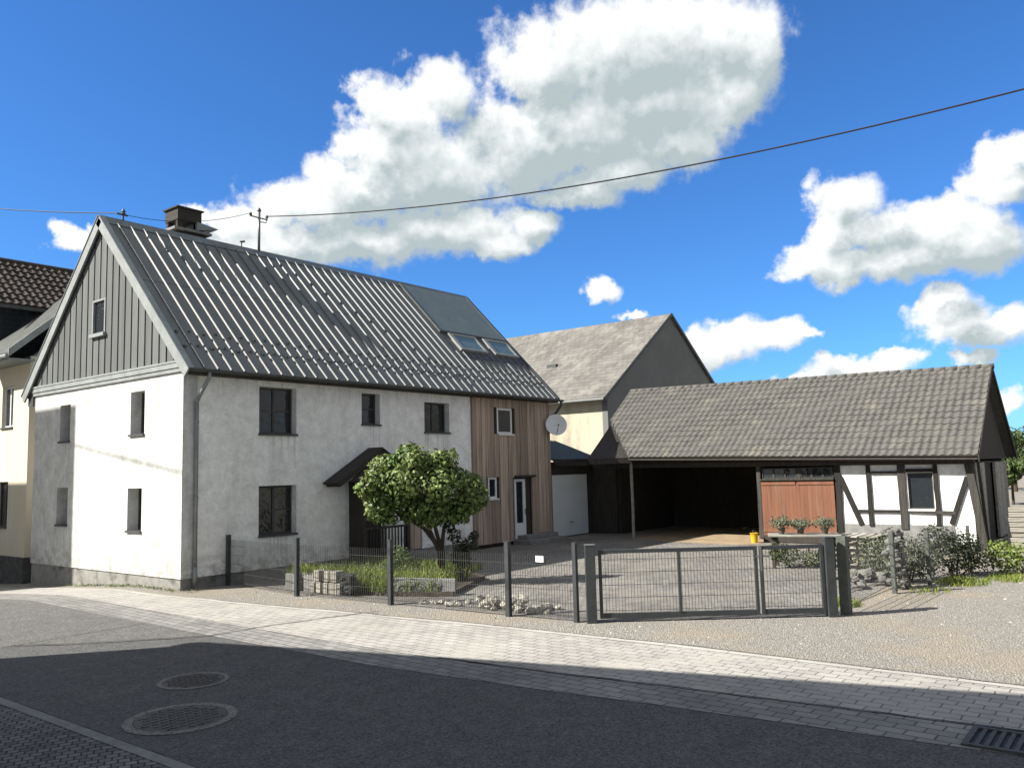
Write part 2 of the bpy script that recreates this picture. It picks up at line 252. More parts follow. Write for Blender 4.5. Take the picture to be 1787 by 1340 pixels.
def grain(mt, sc, lo_, hi):
    nt = mt.node_tree; L = nt.links.new; b = nt.nodes['Principled BSDF']; src = b.inputs['Base Color'].links[0].from_socket
    tc = N(nt, 'ShaderNodeTexCoord'); v = N(nt, 'ShaderNodeTexVoronoi'); L(tc.outputs['Object'], v.inputs['Vector']); v.inputs['Scale'].default_value = sc
    sp = N(nt, 'ShaderNodeSeparateColor'); L(v.outputs['Color'], sp.inputs[0]); r = N(nt, 'ShaderNodeMapRange'); L(sp.outputs[0], r.inputs[0]); r.inputs[3].default_value = lo_; r.inputs[4].default_value = hi
    n = N(nt, 'ShaderNodeTexNoise'); L(tc.outputs['Object'], n.inputs['Vector']); n.inputs['Scale'].default_value = 3.3; n.inputs['Detail'].default_value = 9; n.inputs['Roughness'].default_value = .75
    r2 = N(nt, 'ShaderNodeMapRange'); L(n.outputs['Fac'], r2.inputs[0]); r2.inputs[1].default_value = .3; r2.inputs[2].default_value = .7; r2.inputs[3].default_value = .8; r2.inputs[4].default_value = 1.2
    m_ = N(nt, 'ShaderNodeMath', operation='MULTIPLY'); L(r.outputs[0], m_.inputs[0]); L(r2.outputs[0], m_.inputs[1])
    s_ = N(nt, 'ShaderNodeVectorMath', operation='SCALE'); L(src, s_.inputs[0]); L(m_.outputs[0], s_.inputs['Scale']); L(s_.outputs[0], b.inputs['Base Color'])
for k_ in ('asphalt', 'asphalt2', 'asphalt3'): grain(X[k_], 55, .62, 1.42)
for k_ in ('plaster', 'gableplaster', 'barn_plaster'): grain(X[k_], 18, .955, 1.03)
def splash(mt, axis, sills, zb=.25, col=(.36, .35, .31)):
    '''dirt that belongs to the wall: splash at the foot and run marks under each sill (u0, u1, z)'''
    nt = mt.node_tree; L = nt.links.new; b = nt.nodes['Principled BSDF']; src = b.inputs['Base Color'].links[0].from_socket
    tc = N(nt, 'ShaderNodeTexCoord'); sp = N(nt, 'ShaderNodeSeparateXYZ'); L(tc.outputs['Object'], sp.inputs[0]); U = sp.outputs[axis]; Z = sp.outputs['Z']
    def mth(op, a, c=None, d=None, clamp=False):
        n = N(nt, 'ShaderNodeMath', operation=op, use_clamp=clamp)
        for i, v in enumerate((a, c, d)):
            if v is None: continue
            if isinstance(v, (int, float)): n.inputs[i].default_value = v
            else: L(v, n.inputs[i])
        return n.outputs[0]
    def rng(x, a, c, lo_=0., hi=1.):
        n = N(nt, 'ShaderNodeMapRange', interpolation_type='SMOOTHSTEP'); L(x, n.inputs[0])
        for i, v in ((1, a), (2, c), (3, lo_), (4, hi)): n.inputs[i].default_value = v
        return n.outputs[0]
    n = N(nt, 'ShaderNodeTexNoise'); L(tc.outputs['Object'], n.inputs['Vector']); n.inputs['Scale'].default_value = 4; n.inputs['Detail'].default_value = 7; n.inputs['Roughness'].default_value = .7
    mp = N(nt, 'ShaderNodeMapping'); mp.inputs['Scale'].default_value = (14, 14, .5); L(tc.outputs['Object'], mp.inputs[0])
    st = N(nt, 'ShaderNodeTexNoise'); L(mp.outputs[0], st.inputs['Vector']); st.inputs['Scale'].default_value = 1; st.inputs['Detail'].default_value = 4
    tot = mth('MULTIPLY', rng(Z, zb + .75, zb, 0, .8), rng(n.outputs['Fac'], .42, .62))
    sk = rng(st.outputs['Fac'], .47, .66)
    for (u0, u1, z) in sills:
        w = mth('MULTIPLY', rng(U, u0 - .06, u0 + .04), rng(U, u1 + .06, u1 - .04)); w = mth('MULTIPLY', w, rng(Z, z - .95, z - .05)); w = mth('MULTIPLY', w, mth('LESS_THAN', Z, z))
        tot = mth('ADD', tot, mth('MULTIPLY', mth('MULTIPLY', w, sk), .5), clamp=True)
    tot = mth('ADD', tot, mth('MULTIPLY', mth('MULTIPLY', rng(Z, 4.1, 4.95), sk), .3), clamp=True)
    m_ = N(nt, 'ShaderNodeMix', data_type='RGBA'); L(tot, m_.inputs[0]); L(src, m_.inputs[6]); m_.inputs[7].default_value = (*col, 1); L(m_.outputs[2], b.inputs['Base Color'])
splash(X['plaster'], 'X', [(2.0, 3.13, 1.0), (2.0, 3.13, 3.46), (5.29, 5.99, 3.78), (7.75, 8.87, 3.6)])
splash(X['gableplaster'], 'Y', [(5.5, 6.14, 3.49), (5.53, 6.2, 1.29), (1.66, 2.36, 3.5), (1.72, 2.42, 1.22)], col=(.30, .29, .26))
X['seam'] = mat('tar_seam', (.018, .018, .018), (.03, .03, .03), rough=.7)
X['pave'] = paver('grey_concrete_pavers', (.39, .38, .35), (.32, .31, .29), (.14, .13, .11), .24, .16, rot=math.pi / 2, msize=.008, wear=(.37, .355, .315), vary=.6)
X['strip'] = paver('gutter_setts', (.27, .265, .25), (.20, .20, .19), (.10, .095, .085), .26, .155, rot=math.pi / 2 + .05, msize=.010, vary=.7)
X['edge'] = paver('edging_stones', (.44, .425, .39), (.38, .37, .34), (.08, .075, .065), .9, .5, rot=math.pi / 2, msize=.006, offs=0)
X['nearpave'] = paver('small_granite_setts', (.20, .195, .185), (.11, .11, .105), (.035, .035, .033), .105, .095, rot=.5, msize=.009, vary=.8, bump=1.)
X['yard'] = paver('yard_setts', (.255, .245, .225), (.185, .178, .163), (.10, .095, .085), .2, .12, rot=.35, msize=.012, vary=.9, wear=(.22, .205, .175))
X['gravel'] = gravel_mat('gravel_verge', [(.17, .16, .14), (.27, .255, .23), (.22, .208, .185), (.36, .345, .315)], 42, (.30, .255, .19), grass=(.10, .115, .05), gthr=(.62, .72))
X['earth'] = gravel_mat('field_ground', [(.10, .10, .06), (.14, .13, .09), (.09, .10, .05)], 14, (.09, .12, .045), grass=(.07, .11, .03), gthr=(.45, .6))
X['dirt'] = mat('sandy_dirt', (.36, .27, .165), (.26, .2, .13), scale=2, rough=.95, bump=.5, bscale=30)
X['fence'] = mat('anthracite_metal', (.030, .034, .036), (.045, .05, .052), scale=6, rough=.5, spec=.4)
X['wire'] = mat('galvanised_mesh', (.055, .058, .056), (.08, .082, .08), scale=9, rough=.5, metal=.3)
X['castiron'] = mat('cast_iron', (.06, .06, .058), (.10, .10, .095), scale=14, rough=.65, bump=.4, bscale=60, metal=.3)
X['concrete'] = mat('concrete', (.24, .24, .23), (.17, .17, .165), scale=5, rough=.9, bump=.5, bscale=60)
X['palestone'] = mat('pale_stone', (.42, .40, .34), (.28, .265, .23), scale=6, rough=.95, bump=.8, bscale=22, island=.2)
X['greystone'] = mat('grey_field_stone', (.20, .195, .18), (.10, .10, .09), scale=6, rough=.95, bump=.8, bscale=22)
X['brick'] = paver('chimney_brick', (.055, .045, .04), (.04, .035, .032), (.05, .05, .045), .22, .07, plane='xz', msize=.01)
X['soil'] = mat('bed_soil', (.06, .05, .038), (.09, .075, .055), scale=8, rough=.95, bump=.8, bscale=20)
X['leaf'] = leaf_mat('broad_leaves', (.08, .135, .03), (.20, .25, .08), island=.5)
X['grass'] = leaf_mat('grass_blades', (.15, .21, .035), (.24, .28, .06), island=.4)
X['herb'] = leaf_mat('herb_leaves', (.06, .085, .03), (.10, .12, .045), island=.4)
X['bushdark'] = leaf_mat('dark_bush_leaves', (.028, .040, .018), (.05, .06, .028), island=.4)
X['bushpale'] = leaf_mat('grey_green_leaves', (.10, .12, .075), (.16, .175, .11), island=.35)
X['bushbright'] = leaf_mat('bright_bush_leaves', (.14, .2, .035), (.22, .27, .06), island=.35)
X['treeleaf'] = leaf_mat('far_tree_leaves', (.06, .095, .028), (.10, .14, .045), island=.4)
X['bark'] = mat('brown_bark', (.075, .058, .042), (.045, .036, .028), scale=6, rough=.95, bump=1., bscale=20, stretch=(2, 2, .5))
X['yellow'] = mat('yellow_plastic', (.62, .40, .02), (.58, .36, .02), rough=.4)
X['dish'] = mat('pale_dish', (.72, .74, .74), (.66, .68, .68), rough=.45)
X['sign'] = mat('white_sign', (.8, .8, .78), rough=.5)
X['galv'] = mat('galvanised_pole', (.14, .145, .14), (.20, .205, .2), scale=9, rough=.45, metal=.4)
X['cable'] = mat('black_cable', (.02, .02, .022), rough=.6)
X['paleplank'] = mat('pale_planks', (.38, .36, .31), (.24, .225, .19), scale=5, rough=.9, bump=.5, bscale=25, stretch=(1, .3, 3), island=.25)
X['ceramic'] = mat('glazed_pot', (.10, .085, .07), (.08, .07, .06), rough=.6)

# ------------------------------------------------------------ mesh helpers
class MB:
    def __init__(s): s.v = []; s.f = []
    def add(s, vs, fs):
        o = len(s.v); s.v += [tuple(v) for v in vs]; s.f += [tuple(i + o for i in f) for f in fs]; return s
    def box(s, x0, x1, y0, y1, z0, z1):
        return s.add([(x0, y0, z0), (x1, y0, z0), (x1, y1, z0), (x0, y1, z0), (x0, y0, z1), (x1, y0, z1), (x1, y1, z1), (x0, y1, z1)],
                     [(0, 3, 2, 1), (4, 5, 6, 7), (0, 1, 5, 4), (1, 2, 6, 5), (2, 3, 7, 6), (3, 0, 4, 7)])
    def bar(s, a, b, w, h, up=(0, 0, 1)):
        a = Vector(a); b = Vector(b); d = (b - a).normalized(); u = Vector(up)
        if abs(d.dot(u)) > .98: u = Vector((1, 0, 0))
        sd = d.cross(u).normalized() * w / 2; u = sd.cross(d).normalized() * h / 2
        vs = [p + i * sd + j * u for p in (a, b) for i, j in ((-1, -1), (1, -1), (1, 1), (-1, 1))]
        return s.add(vs, [(3, 2, 1, 0), (4, 5, 6, 7), (0, 1, 5, 4), (1, 2, 6, 5), (2, 3, 7, 6), (3, 0, 4, 7)])
    def prism(s, poly, ext):
        e = Vector(ext); n = len(poly); P = [Vector(p) for p in poly]
        nn = Vector((0, 0, 0))
        for i in range(n): nn += P[i].cross(P[(i + 1) % n])
        if nn.dot(e) < 0: P.reverse()
        vs = P + [p + e for p in P]
        return s.add(vs, [tuple(range(n - 1, -1, -1)), tuple(range(n, 2 * n))] + [(i, (i + 1) % n, n + (i + 1) % n, n + i) for i in range(n)])
    def tube(s, pts, r, n=8, cap=True):
        pts = [Vector(p) for p in pts]; rs = r if isinstance(r, (list, tuple)) else [r] * len(pts); rings = []; o = len(s.v)
        ref = None
        for i, p in enumerate(pts):
            d = (pts[min(i + 1, len(pts) - 1)] - pts[max(i - 1, 0)]).normalized()
            if ref is None: ref = Vector((0, 0, 1)) if abs(d.z) < .9 else Vector((1, 0, 0))
            a = d.cross(ref).normalized(); b = d.cross(a).normalized(); ref = -b if False else ref
            for k in range(n):
                t = 2 * math.pi * k / n; s.v.append(tuple(p + a * math.cos(t) * rs[i] + b * math.sin(t) * rs[i]))
        for i in range(len(pts) - 1):
            for k in range(n):
                k2 = (k + 1) % n; s.f.append((o + i * n + k, o + i * n + k2, o + (i + 1) * n + k2, o + (i + 1) * n + k))
        if cap: s.f.append(tuple(o + k for k in range(n - 1, -1, -1))); s.f.append(tuple(o + (len(pts) - 1) * n + k for k in range(n)))
        return s
    def lathe(s, prof, c=(0, 0, 0), n=24, axis=(0, 0, 1)):
        q = Vector((0, 0, 1)).rotation_difference(Vector(axis)); c = Vector(c); o = len(s.v)
        for r, z in prof:
            for k in range(n):
                t = 2 * math.pi * k / n; s.v.append(tuple(c + q @ Vector((r * math.cos(t), r * math.sin(t), z))))
        for i in range(len(prof) - 1):
            for k in range(n):
                k2 = (k + 1) % n; s.f.append((o + i * n + k, o + i * n + k2, o + (i + 1) * n + k2, o + (i + 1) * n + k))
        s.f.append(tuple(o + k for k in range(n - 1, -1, -1))); s.f.append(tuple(o + (len(prof) - 1) * n + k for k in range(n)))
        return s
    def rock(s, c, r, seed=None, sq=(1, 1, .7)):
        rd = random.Random(seed if seed is not None else random.random())
        o = len(s.v); t = (1 + 5 ** .5) / 2
        V = [(-1, t, 0), (1, t, 0), (-1, -t, 0), (1, -t, 0), (0, -1, t), (0, 1, t), (0, -1, -t), (0, 1, -t), (t, 0, -1), (t, 0, 1), (-t, 0, -1), (-t, 0, 1)]
        Fc = [(0, 11, 5), (0, 5, 1), (0, 1, 7), (0, 7, 10), (0, 10, 11), (1, 5, 9), (5, 11, 4), (11, 10, 2), (10, 7, 6), (7, 1, 8), (3, 9, 4), (3, 4, 2), (3, 2, 6), (3, 6, 8), (3, 8, 9), (4, 9, 5), (2, 4, 11), (6, 2, 10), (8, 6, 7), (9, 8, 1)]
        a = rd.random() * 6.28; ca, sa = math.cos(a), math.sin(a)
        for v in V:
            k = r / 1.9 * rd.uniform(.7, 1.2); x, y, z = v[0] * k * sq[0], v[1] * k * sq[1], v[2] * k * sq[2]
            s.v.append((c[0] + x * ca - y * sa, c[1] + x * sa + y * ca, c[2] + z))
        s.f += [tuple(i + o for i in f) for f in Fc]
        return s
    def build(s, name, material, parent=None, loc=None, smooth=False, bevel=0.):
        off = Vector(loc) if loc is not None else (Vector(parent['_w']) if parent is not None else Vector((0, 0, 0)))
        me = bpy.data.meshes.new(name); me.from_pydata([tuple(Vector(v) - off) for v in s.v], [], s.f); me.update()
        me.materials.append(X[material] if isinstance(material, str) else material)
        if smooth:
            for p in me.polygons: p.use_smooth = True
        o = bpy.data.objects.new(name, me); C.objects.link(o); o['_w'] = tuple(off)
        if parent is not None: o.parent = parent; o.location = off - Vector(parent['_w'])
        else: o.location = off
        if bevel:
            b = o.modifiers.new('bevel', 'BEVEL'); b.width = bevel; b.segments = 2; b.limit_method = 'ANGLE'
        return o

def thing(name, label, cat, loc, group=None):
    o = bpy.data.objects.new(name, None); C.objects.link(o); o.location = loc; o['_w'] = tuple(loc); o.empty_display_size = .3
    return tag(o, label, cat, group)
def tag(o, label, cat, group=None, kind=None):
    o['label'] = label; o['category'] = cat
    if group: o['group'] = group
    if kind: o['kind'] = kind
    return o
def structure(o, label=None, cat=None):
    o['kind'] = 'structure'
    if label: o['label'] = label
    if cat: o['category'] = cat
    return o

def wall_holes(mb, axis, face, back, u0, u1, z0, z1, holes):
    """wall slab: axis 'x' = wall along X with outer face at y=face; 'y' = wall along Y with outer face at x=face"""
    us = sorted({u0, u1, *[h[0] for h in holes], *[h[1] for h in holes]}); zs = sorted({z0, z1, *[h[2] for h in holes], *[h[3] for h in holes]})
    def P(u, d, z): return (u, d, z) if axis == 'x' else (d, u, z)
    def inside(u, z): return any(h[0] < u < h[1] and h[2] < z < h[3] for h in holes)
    def quad(*p): mb.add(p, [(0, 1, 2, 3)])
    for i in range(len(us) - 1):
        for j in range(len(zs) - 1):
            if inside((us[i] + us[i + 1]) / 2, (zs[j] + zs[j + 1]) / 2): continue
            for d in (face, back): quad(P(us[i], d, zs[j]), P(us[i + 1], d, zs[j]), P(us[i + 1], d, zs[j + 1]), P(us[i], d, zs[j + 1]))
    for (a, b, c, d) in list(holes) + [(u0, u1, z0, z1)]:
        quad(P(a, face, c), P(a, back, c), P(a, back, d), P(a, face, d)); quad(P(b, face, c), P(b, back, c), P(b, back, d), P(b, face, d))
        quad(P(a, face, c), P(b, face, c), P(b, back, c), P(a, back, c)); quad(P(a, face, d), P(b, face, d), P(b, back, d), P(a, back, d))
    return mb

def window(parent, axis, face, hole, depth=.17, fm='frame', bars=(1, 0), sill='sill', fw=.055, label=None, sillout=.05, gm='glass', name='window'):
    a, b, c, d = hole; y = face + depth
    def bx(mb, u0, u1, d0, d1, z0, z1):
        return mb.box(u0, u1, d0, d1, z0, z1) if axis == 'x' else mb.box(d0, d1, u0, u1, z0, z1)
    mb = MB()
    bx(mb, a, a + fw, y, y + .06, c, d); bx(mb, b - fw, b, y, y + .06, c, d); bx(mb, a + fw, b - fw, y, y + .06, c, c + fw); bx(mb, a + fw, b - fw, y, y + .06, d - fw, d)
    for i in range(bars[0]):
        u = a + (b - a) * (i + 1) / (bars[0] + 1); bx(mb, u - .03, u + .03, y + .004, y + .05, c + fw, d - fw)
    for i in range(bars[1]):
        z = c + (d - c) * (i + 1) / (bars[1] + 1); bx(mb, a + fw, b - fw, y + .008, y + .046, z - .018, z + .018)
    w = mb.build(name, fm, parent)
    if label: w['label'] = label
    bx(MB(), a + fw * .6, b - fw * .6, y + .028, y + .034, c + fw * .6, d - fw * .6).build('pane', gm, w)
    if sill: bx(MB(), a - .02, b + .02, face - sillout, y + .002, c - .045, c + .003).build('sill', sill, w)
    return w

# leaves : folded hexagon-ish leaf faces
def leaves(mb, pts, size, rnd, up=.45, droop=.2, aspect=.62):
    for (p, outn) in pts:
        s = size * rnd.uniform(.6, 1.25); n = (Vector(outn) + Vector((rnd.gauss(0, .55), rnd.gauss(0, .55), rnd.gauss(0, .45) + up)))
        if n.length < .05: n = Vector((0, 0, 1))
        n.normalize(); t = n.cross(Vector((rnd.gauss(0, 1), rnd.gauss(0, 1), rnd.gauss(0, 1))))
        if t.length < .05: t = n.orthogonal()
        t.normalize(); b = n.cross(t); w = s * aspect / 2; p = Vector(p); f = n * (-s * .14)
        mb.add([p - t * s * .5, p - t * s * .12 + b * w + f, p + t * s * .5 + f * .8, p - t * s * .12 - b * w + f, p + t * s * .05],
               [(0, 4, 1), (1, 4, 2), (0, 3, 4), (3, 2, 4)])
def crown_pts(lumps, n, rnd, shell=.55):
    out = []; tot = sum(l[3] * l[4] for l in lumps)
    for (x, y, z, rx, rz) in lumps:
        k = int(n * rx * rz / tot)
        for _ in range(k):
            v = Vector((rnd.gauss(0, 1), rnd.gauss(0, 1), rnd.gauss(0, 1))).normalized(); r = rnd.uniform(shell, 1.06)
            q = Vector((x + v.x * rx * r, y + v.y * rx * r, z + v.z * rz * r)); out.append((q, v))
    return out
def blades(mb, x, y, z, h, w, rnd, lean=.5):
    a = rnd.random() * 6.28; dx, dy = math.cos(a), math.sin(a); l = h * lean * rnd.random()
    b = rnd.random() * 6.28; px, py = math.cos(b) * w, math.sin(b) * w
    mb.add([(x - px, y - py, z), (x + px, y + py, z), (x + px * .7 + dx * l * .35, y + py * .7 + dy * l * .35, z + h * .6), (x - px * .7 + dx * l * .35, y - py * .7 + dy * l * .35, z + h * .6), (x + dx * l, y + dy * l, z + h)], [(0, 1, 2, 3), (3, 2, 4)])

# ------------------------------------------------------------ terrain
def gz(x, y):
    d = max(0., y - 1.7); return -.06 * min(d, 12.) if x < 1.5 else -.06 * min(d, 12.) * max(0, 1 - (x - 1.5) / 4)
def sheet(name, left, right, mt, dz, ymin=-60, ymax=70, nx=3):
    """strip between two x(y) curves following the ground"""
    mb = MB(); ys = []; y = ymin
    while y < ymax: ys.append(y); y += (.5 if -20 < y < 16 else 4)
    ys.append(ymax)
    rows = []
    for y in ys:
        a, b = left(y), right(y); rows.append([(a + (b - a) * i / nx, y) for i in range(nx + 1)])
    for r in rows:
        for (x, y) in r: mb.v.append((x, y, gz(x, y) + dz))
    n = nx + 1
    for i in range(len(rows) - 1):
        for k in range(nx): o = i * n + k; mb.f.append((o, o + 1, o + n + 1, o + n))
    return structure(mb.build(name, mt))
def curve(pts):
    pts = sorted(pts, key=lambda p: p[1])
    def f(y):
        if y <= pts[0][1]: return pts[0][0]
        for (x0, y0), (x1, y1) in zip(pts, pts[1:]):
            if y <= y1: t = (y - y0) / (y1 - y0); t = t * t * (3 - 2 * t) * .5 + t * .5; return x0 + (x1 - x0) * t
        return pts[-1][0]
    return f
road_r = curve([(-2.2, 16), (-2.38, 3), (-2.58, -5.35), (-2.6, -9), (-2.43, -11), (-2.2, -13.2), (-2.05, -14.8), (-1.9, -16.5), (-1.6, -22)])
strip_r = lambda y: road_r(y) + .72
pave_r = curve([(-.75, 16), (-.72, 0), (-.5, -2.5), (-.09, -6.15), (.2, -9), (.36, -11.9), (.36, -15.87), (.4, -22)])
edge_r = lambda y: pave_r(y) + .13
# one big ground sheet
gb = MB(); xs = [-400, -120, -40, -16, -8, -4, -1, 1.2, 1.5, 2.5, 3.5, 4.5, 5.5, 8, 12, 18, 30, 60, 150, 500]; ys = [-400, -150, -60, -30, -20, -15, -10, -5, 0, 1.7, 4, 6, 8, 10, 13.7, 20, 35, 80, 200, 500]
for x in xs:
    for y in ys: gb.v.append((x, y, gz(x, y) - .004))
ny = len(ys)
for i in range(len(xs) - 1):
    for j in range(ny - 1): gb.f.append((i * ny + j, (i + 1) * ny + j, (i + 1) * ny + j + 1, i * ny + j + 1))
structure(gb.build('ground', 'gravel'))
sheet('road', lambda y: -6.05, road_r, 'asphalt', .004, nx=5)
sheet('gutter_strip', road_r, strip_r, 'strip', .008, nx=2)
sheet('pavement', lambda y: strip_r(y) + .0, pave_r, 'pave', .012)
sheet('edging', pave_r, edge_r, 'edge', .016, nx=1)
sheet('near_pavement', lambda y: -8.2, lambda y: -6.17, 'nearpave', .030)
sheet('near_kerb', lambda y: -6.17, lambda y: -6.05, 'concrete', .034, nx=1)
# seams: thin dark joints
def seam(pts, w, dz=.021, name='road_seam'):
    mb = MB(); fine = []
    for a, b in zip(pts, pts[1:]):
        n = max(2, int(math.dist(a, b) / .25))
        for i in range(n): t = i / n; fine.append((a[0] + (b[0] - a[0]) * t + random.gauss(0, .008), a[1] + (b[1] - a[1]) * t + random.gauss(0, .008)))
    fine.append(pts[-1])
    for i, (x, y) in enumerate(fine):
        q = fine[min(i + 1, len(fine) - 1)]; p = fine[max(i - 1, 0)]; dx, dy = q[0] - p[0], q[1] - p[1]; l = math.hypot(dx, dy); ww = w * random.uniform(.7, 1.3) / 2
        mb.v += [(x - dy / l * ww, y + dx / l * ww, gz(x, y) + dz), (x + dy / l * ww, y - dx / l * ww, gz(x, y) + dz)]
    for i in range(len(fine) - 1): mb.f.append((2 * i, 2 * i + 1, 2 * i + 3, 2 * i + 2))
    return structure(mb.build(name, 'seam'))
seam([(-4.66, -3.35), (-4.1, -4.05), (-3.3, -4.75), (-2.58, -5.35), (-1.9, -5.4), (-.6, -5.7), (.3, -6.0)], .03)
seam([(strip_r(y), y) for y in [-16.5 + .5 * i for i in range(15)]], .025)
seam([(edge_r(y) + .01, y) for y in [-17 + .5 * i for i in range(31)]], .025)
seam([(-6.03, y) for y in [-17 + .5 * i for i in range(40)]], .035)
# worn pale asphalt of the upper road, and the paler patch beside the seam
sheet('road_worn_surface', lambda y: -6.05, road_r, 'asphalt3', .008, ymin=-3.3, ymax=60)
mb = MB()
pl = [(-6.04, -3.29), (-4.7, -3.29), (-4.1, -4.05), (-3.3, -4.75), (-2.6, -5.3), (-2.5, -3.29)]
pl = [(-4.64, -3.31), (-4.1, -4.05), (-3.3, -4.75), (-2.6, -5.3), (-2.52, -3.31)]
mb.add([(x, y, .006) for x, y in pl], [tuple(range(len(pl)))]); structure(mb.build('road_worn_edge', 'asphalt3'))
# yard behind the gate
yb = MB(); pl = [(1.25, -.1), (1.05, -3.), (1.12, -5.6), (1.25, -8.3), (1.4, -9.8), (3.75, -12.85), (15.5, -12.6), (15.5, -2.5), (14, 0), (14, -.1)]
yb.add([(x, y, .004) for x, y in pl], [tuple(range(len(pl)))]); structure(yb.build('yard_paving', 'yard'))
db = MB(); db.add([(14.6, -4.2, .008), (14.3, -6.6, .008), (14.9, -7.2, .008), (21, -7.2, .008), (21, -2.6, .008), (15.3, -2.6, .008)], [tuple(range(6))]); structure(db.build('sandy_floor', 'dirt'))

# ------------------------------------------------------------ main house
HX, HY = 14.1, 7.7
house = thing('farmhouse', 'white plastered farmhouse with steep grey ribbed roof and grey boarded gable facing the street', 'house', (0, 0, 0))
XW = 9.86
win_front = [((2.01, 3.12, 1.04, 2.23), (1, 1)), ((2.01, 3.12, 3.50, 4.66), (1, 1)), ((5.30, 5.98, 3.82, 4.68), (0, 1)), ((7.76, 8.86, 3.65, 4.55), (1, 0))]
mb = MB()
wall_holes(mb, 'x', .015, .35, .27, XW, .25, 4.95, [h for h, _ in win_front] + [(4.85, 6.15, .25, 2.15), (7.03, 7.6, .25, 2.05)])
mb.build('front_wall', 'plaster', house)
for h, b in win_front: window(house, 'x', .015, h, bars=b, depth=.2)
MB().box(0.35, .27, 0, .1, .25, 4.95)
win_gable = [((5.52, 6.12, 3.53, 4.50), (0, 0)), ((5.55, 6.18, 1.33, 2.30), (0, 0)), ((1.68, 2.34, 3.54, 4.57), (0, 0)), ((1.74, 2.40, 1.26, 2.26), (0, 0))]
mb = MB(); wall_holes(mb, 'y', 0, .35, 0.0, HY, .25, 4.95, [h for h, _ in win_gable]); mb.build('gable_wall', 'gableplaster', house)
for h, b in win_gable: window(house, 'y', 0, h, bars=b, depth=.27)
mb = MB(); mb.box(.03, .33, .06, HY, -.9, .247); mb.box(.331, XW, .045, .3, -.3, .247); mb.build('plinth', 'plinth', house)
mb = MB(); mb.box(0.355, HX - .02, HY - .3, HY, -.8, 4.9); mb.box(HX - .3, HX, .36, HY - .32, -.3, 4.9)
mb.add([(HX, -.02, 4.9), (HX, HY, 4.9), (HX, 3.9, 9.1)], [(0, 1, 2)]); mb.build('rear_wall', 'plaster', house)
# entrance recess doors
MB().box(4.86, 6.14, .2, .26, .25, 2.14).build('front_door', 'darkwood', house)
mb = MB(); 
for k in range(4): mb.box(7.035 + k * .141, 7.165 + k * .141, .06, .12, .1, 2.04)
mb.build('side_door', 'wood', house)
# wood clad section
wz0, wz1 = .12, 4.86
holes = [(11.18, 11.98, 3.65, 4.52), (10.64, 11.08, 1.55, 2.24), (11.98, 12.95, .16, 2.2)]
mb = MB(); x = XW + .01; rnd = random.Random(3)
while x < HX - .03:
    w = rnd.choice([.17, .2, .2, .22, .24]); x1 = min(x + w, HX)
    segs = [(wz0, wz1)]
    for (a, b, c, d) in holes:
        if x1 > a + .02 and x < b - .02:
            segs = [s for (s0, s1) in segs for s in ((s0, min(s1, c)), (max(s0, d), s1)) if s[1] - s[0] > .02] if True else segs
    pr = rnd.choice([-.035, -.045, -.055])
    for (s0, s1) in segs: mb.box(x, x1 - .014, pr, .02, s0, s1)
    x = x1
mb.build('wood_cladding', 'wood', house, bevel=.004)
mb = MB(); wall_holes(mb, 'x', .022, .3, XW, HX, -.1, 4.9, holes); mb.build('clad_wall', 'woodback', house)
window(house, 'x', -.03, holes[0], depth=.05, fm='white', bars=(0, 0), sill='white', fw=.075, label='white framed upstairs window in the wood cladding')
window(house, 'x', -.03, holes[1], depth=.04, fm='white', bars=(0, 0), sill='white', fw=.07, label='small white framed window low in the wood cladding')
# white narrow door and its dark side recess
d = MB(); d.box(12.0, 12.1, .0, .06, .17, 2.15); d.box(12.46, 12.6, .0, .06, .17, 2.15); d.box(12.1, 12.46, .0, .06, .17, .68); d.box(12.1, 12.46, 0, .06, 2.06, 2.15)
dr = d.build('entrance_door', 'white', house); MB().box(12.1, 12.46, .025, .035, .68, 2.06).build('pane', 'glass', dr); MB().tube([(12.53, -.04, .95), (12.53, -.04, 1.15)], .012).build('handle', 'galv', dr)
MB().box(12.62, 12.94, .06, .10, .17, 2.18).build('door_side_panel', 'darkwood', house)
MB().box(11.95, 13.05, -.16, .03, 2.2, 2.27).build('door_canopy', 'darkwood', house)
mb = MB(); mb.box(11.85, 13.9, -.75, -.01, 0, .15); mb.box(12.1, 13.9, -.4, -.012, .152, .28); mb.build('door_step', 'concrete', house, bevel=.01)
# roof
RP0, RP1 = Vector((0, -.36, 4.907)), Vector((0, 3.92, 9.23)); RS = (RP1 - RP0); RN = Vector((0, -RS.z, RS.y)).normalized()
def rp(x, s, h=0.): q = RP0 + RS * s + RN * h; return Vector((x, q.y, q.z))
RX0, RX1 = -.10, 14.26
mb = MB()
mb.prism([rp(RX0, 0), rp(RX0, 1), rp(RX0, 1, -.1), rp(RX0, 0, -.1)], (RX1 - RX0, 0, 0))
bk = lambda v: Vector((v.x, 7.84 - v.y, v.z))
mb.prism([bk(rp(RX0, 0)), bk(rp(RX0, 1)) , bk(rp(RX0, 1, -.1)), bk(rp(RX0, 0, -.1))], (RX1 - RX0, 0, 0))
roof = mb.build('roof', 'metalroof', house)
rb = MB(); sp = .352; nrib = int((RX1 - RX0 - .1) / sp)
SOL = (10.55, 14.3)
def rib(mb, x, s0, s1, w=.06, h=.042, l=0):
    a, b = rp(x, s0, .001), rp(x, s1, .001)
    vs = []
    for p in (a, b):
        vs += [p + Vector((-w / 2, 0, 0)), p + Vector((-w * .25, 0, 0)) + RN * h, p + Vector((w * .25, 0, 0)) + RN * h, p + Vector((w / 2, 0, 0))]
    mb.add(vs, [(0, 4, 5, 1), (1, 5, 6, 2), (2, 6, 7, 3), (0, 1, 2, 3), (7, 6, 5, 4)])
rnd = random.Random(5)
